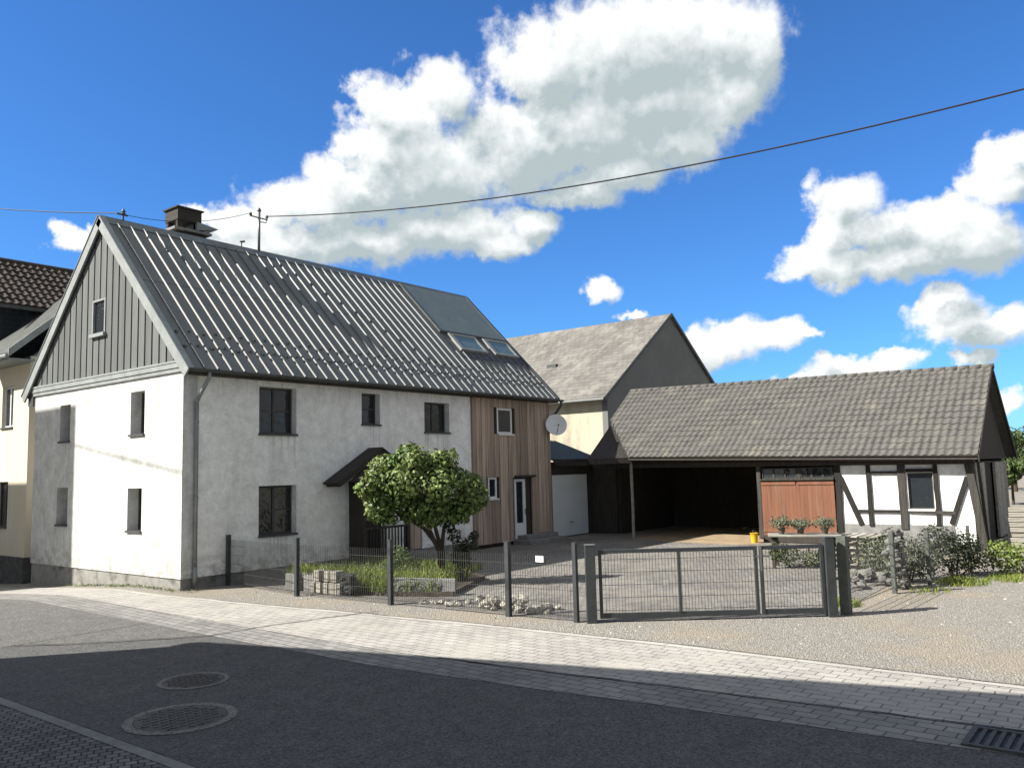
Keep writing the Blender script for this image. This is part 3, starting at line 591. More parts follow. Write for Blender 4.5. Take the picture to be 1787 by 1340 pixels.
for i in range(nrib + 1):
    x = RX0 + .05 + i * sp
    top = .975
    cut = SOL[0] - .1 < x
    lo_end = .13 + rnd.uniform(-.006, .006)
    rib(rb, x + rnd.uniform(-.006, .006), .004, lo_end)
    rib(rb, x, lo_end + .012, .36 if cut else top)
    if i % 2 == 0:
        rib(rb, x + sp / 2, .05, .07, w=.05, h=.03) if False else None
rb.build('roof_ribs', 'rib', roof)
# snow hooks : small stubs in a row
sh = MB()
for i in range(nrib):
    for s in (.125, .215):
        x = RX0 + .05 + (i + .5) * sp; p = rp(x, s + (.012 if i % 2 else 0), .0); sh.box(p.x - .03, p.x + .03, p.y - .02, p.y + .02, p.z - .005, p.z + .055)
hk = sh.build('snow_hooks', 'gutter', roof); hk['kind'] = 'stuff'
# sheet joints: slightly proud laps
lp = MB()
for s in (.135, .56): lp.prism([rp(RX0 + .02, s, .002), rp(RX0 + .02, s + .012, .002), rp(RX0 + .02, s + .012, .010), rp(RX0 + .02, s, .010)], (10.5, 0, 0))
lp.build('sheet_laps', 'metalroof', roof)
mb = MB(); mb.prism([(RX0 - .01, 3.75, 9.09), (RX0 - .01, 3.92, 9.31), (RX0 - .01, 4.09, 9.09)], (RX1 - RX0 + .02, 0, 0)); mb.build('ridge_cap', 'zinc', roof)
# verge boards on the gable (front and back rake) and right verge
for nm, f in (('barge_board', lambda v: v), ('barge_board', bk)):
    mb = MB(); x0 = RX0 - .045
    mb.prism([f(rp(x0, -.012, .05)), f(rp(x0, 1.0, .05)), f(rp(x0, 1.0, -.2)), f(rp(x0, -.012, -.2))], (.045, 0, 0)); mb.build(nm, 'barge', house)
    mb = MB(); mb.prism([f(rp(x0 - .02, -.012, .052)), f(rp(x0 - .02, 1.005, .052)), f(rp(x0 - .02, 1.005, .075)), f(rp(x0 - .02, -.012, .075))], (.16, 0, 0)); mb.build('verge_flashing', 'zinc', house)
mb = MB(); mb.prism([rp(RX1 - .12, 0, .003), rp(RX1 - .12, 1, .003), rp(RX1 - .12, 1, .06), rp(RX1 - .12, 0, .06)], (.13, 0, 0)); mb.build('verge_flashing', 'gutter', house)
# solar flat panel and two roof windows
mb = MB(); mb.prism([rp(10.55, .545, .004), rp(10.55, .985, .004), rp(10.55, .985, .05), rp(10.55, .545, .05)], (3.56, 0, 0)); sol = mb.build('solar_panel', 'panel', house, bevel=.008)
mb = MB()
for x in (10.50, 14.11): mb.prism([rp(x, .53, .003), rp(x, .99, .003), rp(x, .99, .07), rp(x, .53, .07)], (.05, 0, 0))
mb.prism([rp(10.55, .53, .003), rp(10.55, .544, .003), rp(10.55, .544, .07), rp(10.55, .53, .07)], (3.56, 0, 0)); mb.build('panel_frame', 'gutter', sol)
MB().prism([rp(10.45, .16, .003), rp(10.45, .375, .003), rp(10.45, .375, .012), rp(10.45, .16, .012)], (3.7, 0, 0)).build('roof_flashing', 'gutter', roof) if False else None
MB().prism([rp(10.45, .31, .004), rp(10.45, .53, .004), rp(10.45, .53, .014), rp(10.45, .31, .014)], (3.7, 0, 0)).build('roof_flashing', 'gutter', roof)
for x0, x1 in ((10.80, 12.22), (12.62, 14.0)):
    mb = MB(); s0, s1, w = .37, .515, .11
    for (a, b, c, d) in ((x0, x0 + w * 1.6, s0, s1), (x1 - w, x1, s0, s1), (x0 + w * 1.6, x1 - w, s0, s0 + .015), (x0 + w * 1.6, x1 - w, s1 - .012, s1)):
        mb.prism([rp(a, c, .0145), rp(a, d, .0145), rp(a, d, .10), rp(a, c, .10)], (b - a, 0, 0))
    sk = mb.build('skylight', 'barge', house)
    MB().prism([rp(x0 + w * 1.6, s0 + .015, .05), rp(x0 + w * 1.6, s1 - .012, .05), rp(x0 + w * 1.6, s1 - .012, .075), rp(x0 + w * 1.6, s0 + .015, .075)], (x1 - x0 - w * 2.6, 0, 0)).build('pane', 'blueglass', sk)
# gutter
mb = MB(); gy_, gzz = -.43, 4.90; n = 7; prof = [(gy_ + .075 * math.cos(t), gzz + .075 * math.sin(t)) for t in [math.pi + math.pi * k / (n - 1) for k in range(n)]]
poly = [(RX0, a, b) for a, b in prof] + [(RX0, a, b) for a, b in [(gy_ + .062 * math.cos(t), gzz + .062 * math.sin(t)) for t in [2 * math.pi - math.pi * k / (n - 1) for k in range(n)]]]
mb.prism(poly, (RX1 - RX0 + .12, 0, 0)); mb.build('gutter', 'gutter', house)
MB().box(RX0 + .05, RX1 - .02, -.345, -.02, 4.62, 4.66).build('eave_soffit', 'darkwood', house) if False else None
mb = MB(); mb.prism([(RX0 + .06, -.35, 4.80), (RX0 + .06, -.35, 4.90), (RX0 + .06, .012, 4.92), (RX0 + .06, .012, 4.80)], (RX1 - RX0 - .1, 0, 0)); mb.build('eave_soffit', 'darkwood', house)
mb = MB(); mb.box(-.05, .0, HY + .05, HY + .36, 4.6, 4.92); mb.build('eave_end_board', 'gutter', house)
# gable boards
mb = MB(); mb.prism([(.05, .05, 4.95), (.05, HY - .05, 4.95), (.05, 3.92, 9.0)], (.06, 0, 0)); gb_ = mb.build('gable_backing', 'boardback', house)
mb = MB(); sp_ = .328; y = .06
hole = (3.62, 4.32, 6.18, 7.10)
while y < HY - .2:
    w = .262; a, b = y, y + w
    def ztop(yy): return 5.0 + (min(yy, 7.84 - yy) + .05) * 1.0094 - .07
    za, zb = ztop(a), ztop(b); pk = (a < 3.92 < b)
    def piece(z0a, z0b, z1a, z1b):
        ps = [(-.035, a, z0a), (-.035, b, z0b), (-.035, b, z1b)] + ([(-.035, 3.92, ztop(3.92))] if pk and z1b > 8 else []) + [(-.035, a, z1a)]
        mb.prism(ps, (.08, 0, 0))
    if za > 5.2 or zb > 5.2:
        if b > hole[0] and a < hole[1]: piece(5.12, 5.12, hole[2], hole[2]); piece(hole[3], hole[3], za, zb)
        else: piece(5.12, 5.12, max(za, 5.15), max(zb, 5.15))
    y += sp_
mb.build('gable_cladding', 'board', house)
mb = MB(); mb.box(-.075, .04, -.02, HY + .1, 4.965, 5.08); mb.box(-.05, .04, -.02, HY + .1, 4.87, 4.962); mb.box(-.09, -.0, -.02, HY + .1, 5.083, 5.13); mb.build('gable_trim', 'barge', house)
gw = MB(); a, b, c, d = hole
gw.box(-.06, .04, a, a + .055, c, d); gw.box(-.06, .04, b - .055, b, c, d); gw.box(-.06, .04, a + .055, b - .055, d - .05, d); gw.box(-.12, .04, a - .04, b + .04, c - .06, c + .03)
w_ = gw.build('gable_window', 'barge', house); MB().box(.0, .01, a + .055, b - .055, c + .03, d - .05).build('pane', 'glass', w_)
# downpipes
mb = MB(); px = .30
mb.tube([(px + .08, -.43, 4.86), (px + .08, -.43, 4.72), (px + .05, -.36, 4.6), (px, -.14, 4.28), (px, -.07, 4.18), (px, -.07, 3.9), (px, -.07, .12)], .045, 10); 
for z in (3.7, 2.0, .6): mb.tube([(px, -.07, z), (px, -.07, z + .05)], .056, 10)
mb.tube([(px, -.07, .1), (px, -.07, .5)], .055, 10)
mb.build('downpipe', 'pipe', house, smooth=True)
mb = MB(); mb.tube([(RX1 + .02, -.43, 4.86), (RX1 + .06, -.4, 4.7), (RX1 + .02, -.2, 4.45), (RX1 - .08, -.05, 4.3)], .05, 10); mb.build('downpipe', 'gutter', house, smooth=True)
# chimney (behind the ridge)
mb = MB(); mb.box(2.15, 3.05, 4.15, 4.85, 8.7, 9.45); ch = mb.build('chimney', 'brick', house)
mb = MB(); mb.box(2.02, 3.18, 4.03, 4.97, 9.45, 9.52); mb.build('chimney_slab', 'concrete', ch)
mb = MB()
for (a, b) in ((2.2, 4.2), (2.75, 4.2), (2.2, 4.7), (2.75, 4.7)): mb.box(a, a + .16, b, b + .1, 9.52, 9.78)
mb.box(2.18, 2.92, 4.16, 4.84, 9.78, 10.12); mb.box(2.13, 2.97, 4.11, 4.89, 10.12, 10.16); mb.build('chimney_top', 'brick', ch)
mb = MB(); mb.prism([(2.75, 4.1, 9.80), (3.42, 4.1, 9.72), (3.42, 4.1, 9.70), (2.75, 4.1, 9.55)], (0, .8, 0)); mb.prism([(3.02, 4.2, 9.70), (3.14, 4.2, 9.70), (3.16, 4.2, 9.52), (3.0, 4.2, 9.52)], (0, .5, 0)); mb.build('chimney_cowl', 'zinc', ch)
# little vent pipe on the ridge
mb = MB(); mb.tube([(4.12, 3.98, 9.25), (4.14, 3.98, 9.45)], .018, 6); mb.tube([(4.09, 3.98, 9.46), (4.24, 3.98, 9.50)], .03, 6); mb.build('vent_pipe', 'gutter', house)
# porch
px0, px1, pa, py0, ze, za = 4.0, 7.1, 5.54, -.5, 2.28, 3.12
mb = MB(); mb.prism([(px0, py0, ze), (pa, py0, za), (px1, py0, ze), (px1 - .1, py0, ze - .14), (pa, py0, za - .16), (px0 + .1, py0, ze - .14)], (0, .61, 0)); pr = mb.build('porch_roof', 'darkwood', house)
mb = MB(); mb.prism([(px0 - .06, py0 - .05, ze - .03), (pa, py0 - .05, za + .05), (pa, py0 - .05, za + .005), (px0 - .0, py0 - .05, ze - .07)], (0, .64, 0)); mb.prism([(px1 + .06, py0 - .05, ze - .03), (pa, py0 - .05, za + .05), (pa, py0 - .05, za + .005), (px1, py0 - .05, ze - .07)], (0, .64, 0)); mb.build('porch_tiles', 'darktile', pr)
MB().prism([(px0 + .5, py0 + .06, ze - .02), (pa, py0 + .06, za - .17), (px1 - .5, py0 + .06, ze - .02)], (0, .05, 0)).build('porch_gable', 'darkwood', pr)
for x in (4.80, 6.42): MB().box(x, x + .1, -.58, -.48, 0.0, 2.3).build('porch_post', 'darkwood', house)
MB().box(4.82, 4.86, -.47, -.0, .1, 2.28).build('porch_side', 'darkwood', house)
mb = MB()
for k in range(13): mb.box(4.94 + k * .115, 4.97 + k * .115, -.55, -.52, .12, .98)
mb.box(4.9, 6.42, -.56, -.51, .98, 1.04); mb.build('porch_railing', 'darkwood', house)
MB().box(4.7, 6.6, -.7, 0.0, 0, .16).build('porch_floor', 'concrete', house)

# satellite dish (on the house corner)
dish = thing('satellite_dish', 'pale round satellite dish on the right end of the wood clad wall', 'satellite dish', (14.0, -.06, 3.9))
ax = Vector((-.66, -.72, .2)).normalized(); c0 = Vector((13.95, -.42, 4.0))
prof = [(.001, -.06), (.15, -.05), (.28, -.02), (.37, .02), (.385, .02), (.29, -.035), (.15, -.065), (.001, -.075)]
MB().lathe(prof, c0, 28, ax).build('reflector', 'dish', dish, smooth=True)
f0 = c0 + ax * .42 + Vector((0, 0, -.1))
mb = MB(); mb.tube([c0 + Vector((0, 0, -.36)), f0], .012, 6); mb.tube([f0, f0 - ax * .08], .03, 8); mb.build('feed_arm', 'galv', dish)
mb = MB(); mb.tube([c0 - ax * .06, (14.02, -.06, 3.95)], .022, 8); mb.tube([(14.02, -.07, 3.7), (14.02, -.07, 4.15)], .022, 8); mb.build('bracket', 'galv', dish)

# ridge insulators, roof mast and overhead cable
mast = thing('roof_mast', 'thin steel service mast with insulators standing on the farmhouse ridge', 'mast', (4.7, 3.92, 9.2))
mb = MB(); mb.tube([(4.7, 3.92, 9.2), (4.7, 3.92, 10.55)], .042, 10); mb.build('pole', 'galv', mast, smooth=True)
MB().lathe([(.05, 0), (.065, .02), (.05, .07), (.02, .11)], (4.7, 3.92, 10.52), 12).build('cap', 'gutter', mast)
mb = MB(); mb.bar((4.38, 3.92, 10.32), (5.0, 3.92, 10.32), .04, .03)
mb.tube([(4.7, 3.92, 10.2), (4.95, 3.92, 10.22), (4.98, 3.92, 10.4)], .016, 6); mb.build('cross_arm', 'galv', mast)
for dx, zz in ((-.3, 10.33), (.28, 10.36)): MB().lathe([(.02, 0), (.05, .01), (.03, .04), (.05, .05), (.025, .1)], (4.7 + dx, 3.92, zz), 10).build('insulator', 'gutter', mast)
rin = thing('ridge_bracket', 'small dark cable bracket on the ridge near the left gable peak', 'cable bracket', (.5, 3.92, 9.28))
mb = MB(); mb.tube([(.5, 3.92, 9.26), (.5, 3.92, 9.55)], .022, 6); mb.build('stem', 'gutter', rin)
MB().lathe([(.03, 0), (.065, .02), (.035, .06), (.06, .08), (.02, .16)], (.5, 3.92, 9.45), 10).build('insulator', 'gutter', rin)
MB().bar((.32, 3.92, 9.45), (.62, 3.92, 9.45), .04, .04).build('arm', 'gutter', rin)
def cable(name, a, b, sag, r, label, n=40, mt='cable'):
    a, b = Vector(a), Vector(b); pts = []
    for i in range(n + 1): t = i / n; p = a.lerp(b, t); p.z -= sag * 4 * t * (1 - t); pts.append(p)
    o = MB().tube(pts, r, 6).build(name, mt, loc=a); return tag(o, label, 'cable')
cable('overhead_cable', (4.98, 3.92, 10.43), (6.89, -17.59, 9.01), .62, .017, 'long dark overhead cable running from the roof mast across the sky to the right')
cable('overhead_cable', (4.42, 3.92, 10.42), (.62, 3.92, 9.46), .22, .008, 'short overhead cable passing the chimney between roof mast and ridge bracket')
cable('overhead_cable', (.34, 3.92, 9.46), (-1.2, 13.8, 11.65), .1, .014, 'overhead cable leaving the ridge bracket to the left edge of the sky')
cable('street_cable', (-7.7, 11.7, 11.0), (-8.6, -1.5, 9.95), .1, .024, 'thick cable slung along the houses across the street')

# ------------------------------------------------------------ neighbours
n1 = thing('neighbour_house', 'cream plastered neighbour house standing behind the farmhouse at the left edge', 'house', (.35, 9, -.4))
mb = MB(); wall_holes(mb, 'y', .35, .7, 9, 11.5, .3, 6.2, [(10.12, 10.95, 4.15, 5.4), (10.3, 11.1, 1.15, 2.5)]); mb.build('front_wall', 'cream2', n1)
mb = MB(); mb.prism([(.7, 9, -.3), (4.35, 9, -.3), (4.35, 9, 9.9), (.7, 9, 6.5)], (0, .3, 0)); mb.prism([(.352, 9.001, 6.2), (.7, 9.001, 6.2), (.7, 9.001, 6.45), (.352, 9.001, 6.15)], (0, .28, 0)); mb.build('side_wall', 'concrete', n1)
window(n1, 'y', .35, (10.12, 10.95, 4.15, 5.4), fm='white', bars=(1, 0), depth=.08, label='white framed upper window')
window(n1, 'y', .35, (10.3, 11.1, 1.15, 2.5), depth=.1)
MB().box(.3, .8, 8.95, 11.5, -1.0, .3).build('plinth', 'darkstone', n1)
mb = MB(); mb.prism([(-.38, 8.62, 6.22), (4.35, 8.62, 10.5), (4.35, 8.62, 10.36), (-.38, 8.62, 6.08)], (0, 2.85, 0)); r = mb.build('roof', 'gutter', n1)
mb = MB(); mb.prism([(-.42, 8.56, 6.30), (4.35, 8.56, 10.62), (4.35, 8.56, 10.40), (-.42, 8.56, 6.06)], (0, .05, 0)); mb.build('barge_board', 'barge', n1)
mb = MB(); mb.prism([(-.40, 8.64, 6.05), (.34, 8.64, 6.05), (.34, 8.64, 6.0), (-.4, 8.64, 5.98)], (0, 2.8, 0)); mb.tube([(-.44, 8.6, 6.1), (-.44, 11.4, 6.1)], .06, 8); mb.build('eave', 'barge', n1)
def tiled(x0, x1, nrow, P, axis, wave=.22, amp=.022, rowh=.025, seg=6, skew=None):
    """pantile surface: P(u, s) gives a point, n its normal; u runs along the eave"""
    mb = MB(); L_ = abs(x1 - x0); nu = int(L_ / wave * seg); n = P(x0, 0)[1]
    for r in range(nrow):
        for k in range(2):
            s = (r + k) / nrow; lift = rowh if k == 0 else 0.003
            for i in range(nu + 1):
                u = x0 + (x1 - x0) * i / nu; p, nn = P(u, s)
                ph = (i % seg) / seg; h = amp * (0.5 + .5 * math.cos(2 * math.pi * ph)) ** 1.2
                sag = .03 * math.sin(u * 1.3 + r * .6) * math.sin(u * .37 + 1) + .012 * math.sin(u * 29.2 + r * 5.3) * math.sin(u * 4.1 + r * 2.2)
                q = p + nn * (h + lift + sag * .5); mb.v.append(tuple(q))
        o = r * 2 * (nu + 1)
        for i in range(nu): mb.f.append((o + i, o + i + 1, o + nu + 1 + i + 1, o + nu + 1 + i))
        if r < nrow - 1:
            for i in range(nu): mb.f.append((o + nu + 1 + i, o + nu + 2 + i, o + 2 * (nu + 1) + i + 1, o + 2 * (nu + 1) + i))
        if r == 0:
            b = len(mb.v)
            for i in range(nu + 1):
                u = x0 + (x1 - x0) * i / nu; p, nn = P(u, 0); mb.v.append(tuple(p - nn * .008))
            for i in range(nu): mb.f.append((o + i + 1, o + i, b + i, b + i + 1))
            if nrow > 1:
                # rows index shift handled by keeping the base ring at the end
                extra = mb.v[b:]; del mb.v[b:]; mb._base = (extra, [f for f in mb.f[-nu:]]); del mb.f[-nu:]
                mb._o = o; mb._nu = nu
    ex, _ = mb._base; b = len(mb.v); mb.v += ex
    for i in range(mb._nu): mb.f.append((mb._o + i + 1, mb._o + i, b + i, b + i + 1))
    return mb
h2 = thing('tall_neighbour_house', 'tall slate clad house with dark clay tiled roof rising behind the cream neighbour', 'house', (.4, 11.5, -.4))
mb = MB(); mb.box(.36, 10, 11.5, 15.9, -.6, 8.2); mb.add([(.36, 11.5, 8.2), (.36, 15.9, 8.2), (.36, 13.7, 10.1)], [(0, 1, 2)]); mb.build('walls', 'slatewall', h2)
n_ = Vector((0, -1.9, 2.4)).normalized()
def P2(u, s): return Vector((u, 11.25 + s * 2.4, 8.1 + s * 1.95)), n_
rf = tiled(.1, 10, 9, P2, 'x', wave=.24, amp=.05, rowh=.05).build('roof', 'redtile', h2)
mb = MB(); mb.prism([(.1, 16.1, 8.1), (.1, 13.66, 10.05), (.1, 13.66, 9.95), (.1, 16.1, 8.0)], (9.9, 0, 0)); mb.build('rear_roof', 'redtile', h2)
mb = MB(); mb.tube([(.08, 13.66, 10.08), (10, 13.66, 10.08)], .1, 10); mb.build('ridge_tiles', 'redtile', h2)
mb = MB(); mb.box(.05, 10, 11.15, 11.27, 7.98, 8.09); mb.build('eave_board', 'gutter', h2)
# light fittings etc. beyond frame are not built

# house across the street (behind the camera's left) : its shadow lies over the road
o1 = thing('opposite_house', 'grey gabled house across the street whose shadow lies over the road', 'house', (-8.5, -6, 0))
mb = MB(); mb.prism([(-8.6, -1.35, -.3), (-8.6, -12.6, -.3), (-8.6, -12.6, 7.1), (-8.6, -9.1, 8.32), (-8.6, -1.35, 5.38)], (-9, 0, 0)); mb.build('walls', 'plaster', o1)
mb = MB(); mb.prism([(-8.5, -1.15, 5.33), (-8.5, -9.1, 8.34), (-8.5, -9.1, 8.5), (-8.5, -1.15, 5.47)], (-9.3, 0, 0)); mb.prism([(-8.5, -12.75, 7.08), (-8.5, -9.1, 8.34), (-8.5, -9.1, 8.5), (-8.5, -12.75, 7.22)], (-9.3, 0, 0)); mb.build('roof', 'redtile', o1)
o1b = thing('opposite_tall_house', 'tall plain house further along the opposite side of the street', 'house', (-7.7, 12, 0))
mb = MB(); mb.prism([(-7.7, 11.38, -.9), (-13.7, 16.2, -.9), (-13.7, 19.0, -.9), (-7.7, 14.3, -.9)], (0, 0, 12.75)); mb.prism([(-7.75, 14.36, -.9), (-13.7, 19.56, -.9), (-13.7, 26, -.9), (-7.75, 24, -.9)], (0, 0, 11.1)); mb.build('walls', 'cream', o1b)
mb = MB(); mb.prism([(-7.65, 11.33, 11.86), (-13.7, 16.19, 11.86), (-13.7, 19.05, 11.86), (-7.65, 14.32, 11.86)], (0, 0, .1)); mb.prism([(-7.7, 14.37, 10.22), (-13.7, 19.6, 10.22), (-13.7, 26, 10.22), (-7.7, 24, 10.22)], (0, 0, .12)); mb.build('roof', 'gutter', o1b)

# grey gabled barn behind
gbx = thing('grey_gabled_barn', 'big barn with pale slate roof, cream side wall and dark rendered gable behind the yard', 'barn', (24.14, 4, 0))
L0 = 14
MB().box(24.16, 24.5, 4.0, 4 + L0, 0, 6.0).build('side_wall', 'cream', gbx)
mb = MB(); mb.prism([(24.14, 3.995, 0), (37.9, 3.995, 0), (37.9, 3.995, 5.9), (31.02, 3.995, 10.6), (24.14, 3.995, 5.85)], (0, -.3, 0)); mb.build('gable_wall', 'greyrender', gbx)
MB().box(37.6, 37.9, 4, 4 + L0, 0, 5.9).build('rear_wall', 'greyrender', gbx)
mb = MB(); mb.prism([(23.75, 3.6, 5.66), (31.02, 3.6, 10.68), (31.02, 3.6, 10.80), (23.7, 3.6, 5.76)], (0, L0 + .6, 0)); mb.prism([(38.3, 3.6, 5.66), (31.02, 3.6, 10.68), (31.02, 3.6, 10.80), (38.35, 3.6, 5.76)], (0, L0 + .6, 0)); rf = mb.build('roof', 'slate', gbx)
mb = MB(); mb.prism([(23.66, 3.55, 5.78), (31.02, 3.55, 10.84), (31.02, 3.55, 10.66), (23.8, 3.55, 5.66)], (0, .05, 0)); mb.prism([(38.39, 3.55, 5.78), (31.02, 3.55, 10.84), (31.02, 3.55, 10.66), (38.25, 3.55, 5.66)], (0, .05, 0)); mb.build('verge', 'gutter', gbx)
mb = MB(); mb.box(26.9, 27.5, 8.6, 9.2, 7.9, 8.15); mb.build('roof_vent', 'gutter', gbx)
MB().tube([(23.68, 3.6, 5.7), (23.68, 18, 5.7)], .07, 8).build('gutter', 'gutter', gbx)

# garage between house and barn
ga = thing('garage', 'small garage with pale blue grey door under a teal lean-to roof beside the wood cladding', 'garage', (14.2, .05, 0))
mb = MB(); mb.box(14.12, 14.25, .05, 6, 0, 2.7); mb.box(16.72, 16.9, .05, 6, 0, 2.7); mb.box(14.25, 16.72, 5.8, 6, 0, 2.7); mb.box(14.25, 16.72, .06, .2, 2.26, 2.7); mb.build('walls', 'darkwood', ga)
d = MB(); 
d.box(14.26, 16.60, .09, .15, .02, 2.24); dd = d.build('garage_door', 'garagewhite', ga, bevel=.03)
MB().box(15.35, 15.55, .05, .088, .5, .53).build('handle', 'concrete', dd)
mb = MB(); mb.prism([(14.12, -.15, 2.72), (14.12, 1.9, 3.48), (14.12, 1.9, 3.56), (14.12, -.15, 2.80)], (3.0, 0, 0)); rf = mb.build('roof', 'teal', ga)
mb = MB()
for k in range(14): x = 14.2 + k * .22; mb.prism([(x, -.15, 2.803), (x, 1.9, 3.563), (x, 1.9, 3.585), (x, -.15, 2.825)], (.035, 0, 0))
mb.build('roof_ribs', 'teal', rf)
MB().box(14.12, 17.12, -.2, -.12, 2.62, 2.8).build('fascia', 'darkwood', ga)
# higher back part of the garage roof under the cream wall
MB().prism([(14.3, 1.92, 3.5), (14.3, 5.9, 3.3), (14.3, 5.9, 3.2), (14.3, 1.92, 3.4)], (3.2, 0, 0)).build('rear_roof', 'teal', ga)

# ------------------------------------------------------------ the timber framed barn
BX = 15.55
barn = thing('half_timbered_barn', 'long half timbered barn with tiled roof, open bay and white plaster panels across the yard', 'barn', (BX, -8, 0))
EZ = lambda y: 2.66 + (y + 7.4) * .0255        # eave sags to the right
RZ = lambda y: 5.30 + (y + 7.6) * .018
def Pb(u, s):
    u = min(u, -2.59 + min(s / .52, 1) * 1.74)
    a = Vector((15.08, u, EZ(u))); b = Vector((18.55, u, RZ(u))); nn = Vector((-(b.z - a.z), 0, b.x - a.x)).normalized(); return a.lerp(b, s), nn
rfm = tiled(-13.33, -.85, 15, Pb, 'y', wave=.215, amp=.042, rowh=.024)
roofb = rfm.build('roof', 'tile', barn)
mb = MB(); und = []
for (u, q) in ((-13.3, .0), (-2.62, .0), (-.88, .53), (-.88, 1.0), (-13.3, 1.0)):
    p_, nn_ = Pb(u, q); und.append(p_ - nn_ * .06)
mb.prism(und, (0, 0, -.05)); mb.build('roof_boarding', 'darkwood', barn)
mb = MB(); mb.prism([(22.05, -13.33, 2.55), (18.55, -13.33, 5.2), (18.55, -13.33, 5.1), (22.05, -13.33, 2.45)], (0, 12.5, 0))
mb.build('rear_roof', 'tile', roofb)
mb = MB()
for k in range(38):
    y = -13.4 + k * .33; y1 = min(y + .35, -.84); t0 = RZ(y) + .005; mb.tube([(18.55, y, t0), (18.55, y1, RZ(y1) - .004)], [.085, .078], 8)
mb.build('ridge_tiles', 'tile', roofb, smooth=True)
mb = MB(); mb.prism([(15.04, -13.36, 2.53), (18.55, -13.36, 5.27), (18.55, -13.36, 5.08), (15.04, -13.36, 2.36)], (0, .03, 0)); mb.prism([(22.1, -13.36, 2.53), (18.55, -13.36, 5.27), (18.55, -13.36, 5.08), (22.1, -13.36, 2.36)], (0, .03, 0)); mb.build('verge_board', 'darkwood', barn)
# corner roof that fills the angle beside the garage
wg = thing('corner_shed', 'dark tiled corner roof over the open passage between garage and barn', 'shed', (15.3, -2, 0))
A_, B_, D_ = Vector((17.0, -.84, 4.10)), Vector((14.15, -1.55, 2.76)), Vector((15.27, -2.62, 2.78))
mb = MB(); e = Vector((0, 0, -.08)); mb.prism([A_, B_, D_], e)
mb.build('roof', 'darktile', wg)
mb = MB(); mb.bar(B_ + Vector((.05, -.02, -.12)), D_ + Vector((0, 0, -.12)), .1, .14); mb.bar((14.2, -1.5, 2.6), (14.2, -.2, 2.6), .1, .12); mb.build('beam', 'darkwood', wg)
mb = MB(); mb.box(16.9, 17.05, -.99, .05, 0, 2.7); mb.box(17.05, 21.3, -1.1, -.8, 0, 2.7); mb.build('rear_wall', 'darkwood', wg)
# barn walls
mb = MB(); mb.box(21.2, 21.4, -13.0, -.85, 0, 2.75); mb.add([(21.2, -.86, 0)] * 3, [(0, 1, 2)]) if False else None
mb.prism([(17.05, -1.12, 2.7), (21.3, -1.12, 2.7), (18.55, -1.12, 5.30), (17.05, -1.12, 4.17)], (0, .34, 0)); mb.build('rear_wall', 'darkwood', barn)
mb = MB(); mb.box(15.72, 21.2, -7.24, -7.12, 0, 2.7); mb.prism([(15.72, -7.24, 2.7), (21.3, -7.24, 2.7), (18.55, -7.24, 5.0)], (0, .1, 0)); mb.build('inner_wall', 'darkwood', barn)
hw = (-12.08, -11.42, 1.06, 2.08)
mb = MB(); wall_holes(mb, 'y', BX + .03, BX + .2, -13.05, -9.45, .62, 2.42, [hw]); mb.box(BX + .03, BX + .2, -13.05, -12.55, .12, .618); mb.build('plaster_panels', 'barn_plaster', barn)
MB().box(BX + .01, BX + .25, -12.54, -9.42, 0, .617).build('plinth', 'concrete', barn)
mb = MB(); mb.box(BX + .035, BX + .2, -12.54, -11.42, .618, .70); mb.build('base_plaster', 'barn_plaster', barn) if False else None
def post(y, z0, z1, w, x=BX, mt='beam', nm='post', lean=0, wd=.14, jig=.01):
    mb = MB(); n = 5
    rd = random.Random(int(y * 100)); o = len(mb.v)
    for i in range(n + 1):
        t = i / n; z = z0 + (z1 - z0) * t; yy = y + lean * (1 - t) + rd.uniform(-jig, jig); ww = w / 2 * rd.uniform(.93, 1.07)
        mb.v += [(x - .03, yy - ww, z), (x - .03, yy + ww, z), (x + wd, yy + ww, z), (x + wd, yy - ww, z)]
    for i in range(n):
        a = o + 4 * i
        for k in range(4): mb.f.append((a + k, a + (k + 1) % 4, a + 4 + (k + 1) % 4, a + 4 + k))
    mb.f += [(o + 3, o + 2, o + 1, o), (o + 4 * n, o + 4 * n + 1, o + 4 * n + 2, o + 4 * n + 3)]
    return mb.build(nm, mt, barn)
post(-9.50, 0, 2.36, .17); post(-10.37, .57, 2.34, .12); post(-11.27, .5, 2.34, .20, mt='greybeam'); post(-12.16, .62, 2.32, .11); post(-13.0, .0, 2.31, .20, mt='greybeam', lean=-.24)
post(-2.50, 0, 2.62, .07, x=BX - .1, mt='paleplank', wd=.05); post(-7.06, .1, 2.36, .13, mt='greybeam')
mb = MB(); mb.bar((BX + .04, -.9, 2.52), (BX + .04, -13.15, 2.38), .2, .17); mb.bar((BX + .02, -2.5, 2.62), (BX + .02, -13.1, 2.50), .16, .10); mb.build('head_beam', 'darkwood', barn)
def beam(a, b, w, nm='rail', mt='beam', x=BX + .03): o = MB().bar((x, *a), (x, *b), .13, w, up=(1, 0, 0) if False else (0, 0, 1)).build(nm, mt, barn); return o
beam((-10.45, 2.10), (-11.15, 2.10), .075); beam((-11.40, 2.15), (-12.09, 2.15), .10); beam((-9.98, 1.0), (-11.15, 1.0), .075); beam((-11.40, 1.0), (-12.6, .97), .085, mt='greybeam')
MB().bar((BX + .05, -9.56, 2.0), (BX + .05, -10.10, .60), .13, .15, up=(1, 0, 0)).build('brace', 'beam', barn)
MB().bar((BX + .05, -12.95, 1.95), (BX + .05, -12.48, .66), .13, .15, up=(1, 0, 0)).build('brace', 'beam', barn)
window(barn, 'y', BX, hw, depth=.08, bars=(0, 0), sill='white', fw=.04, label='dark single pane window in the timber frame')
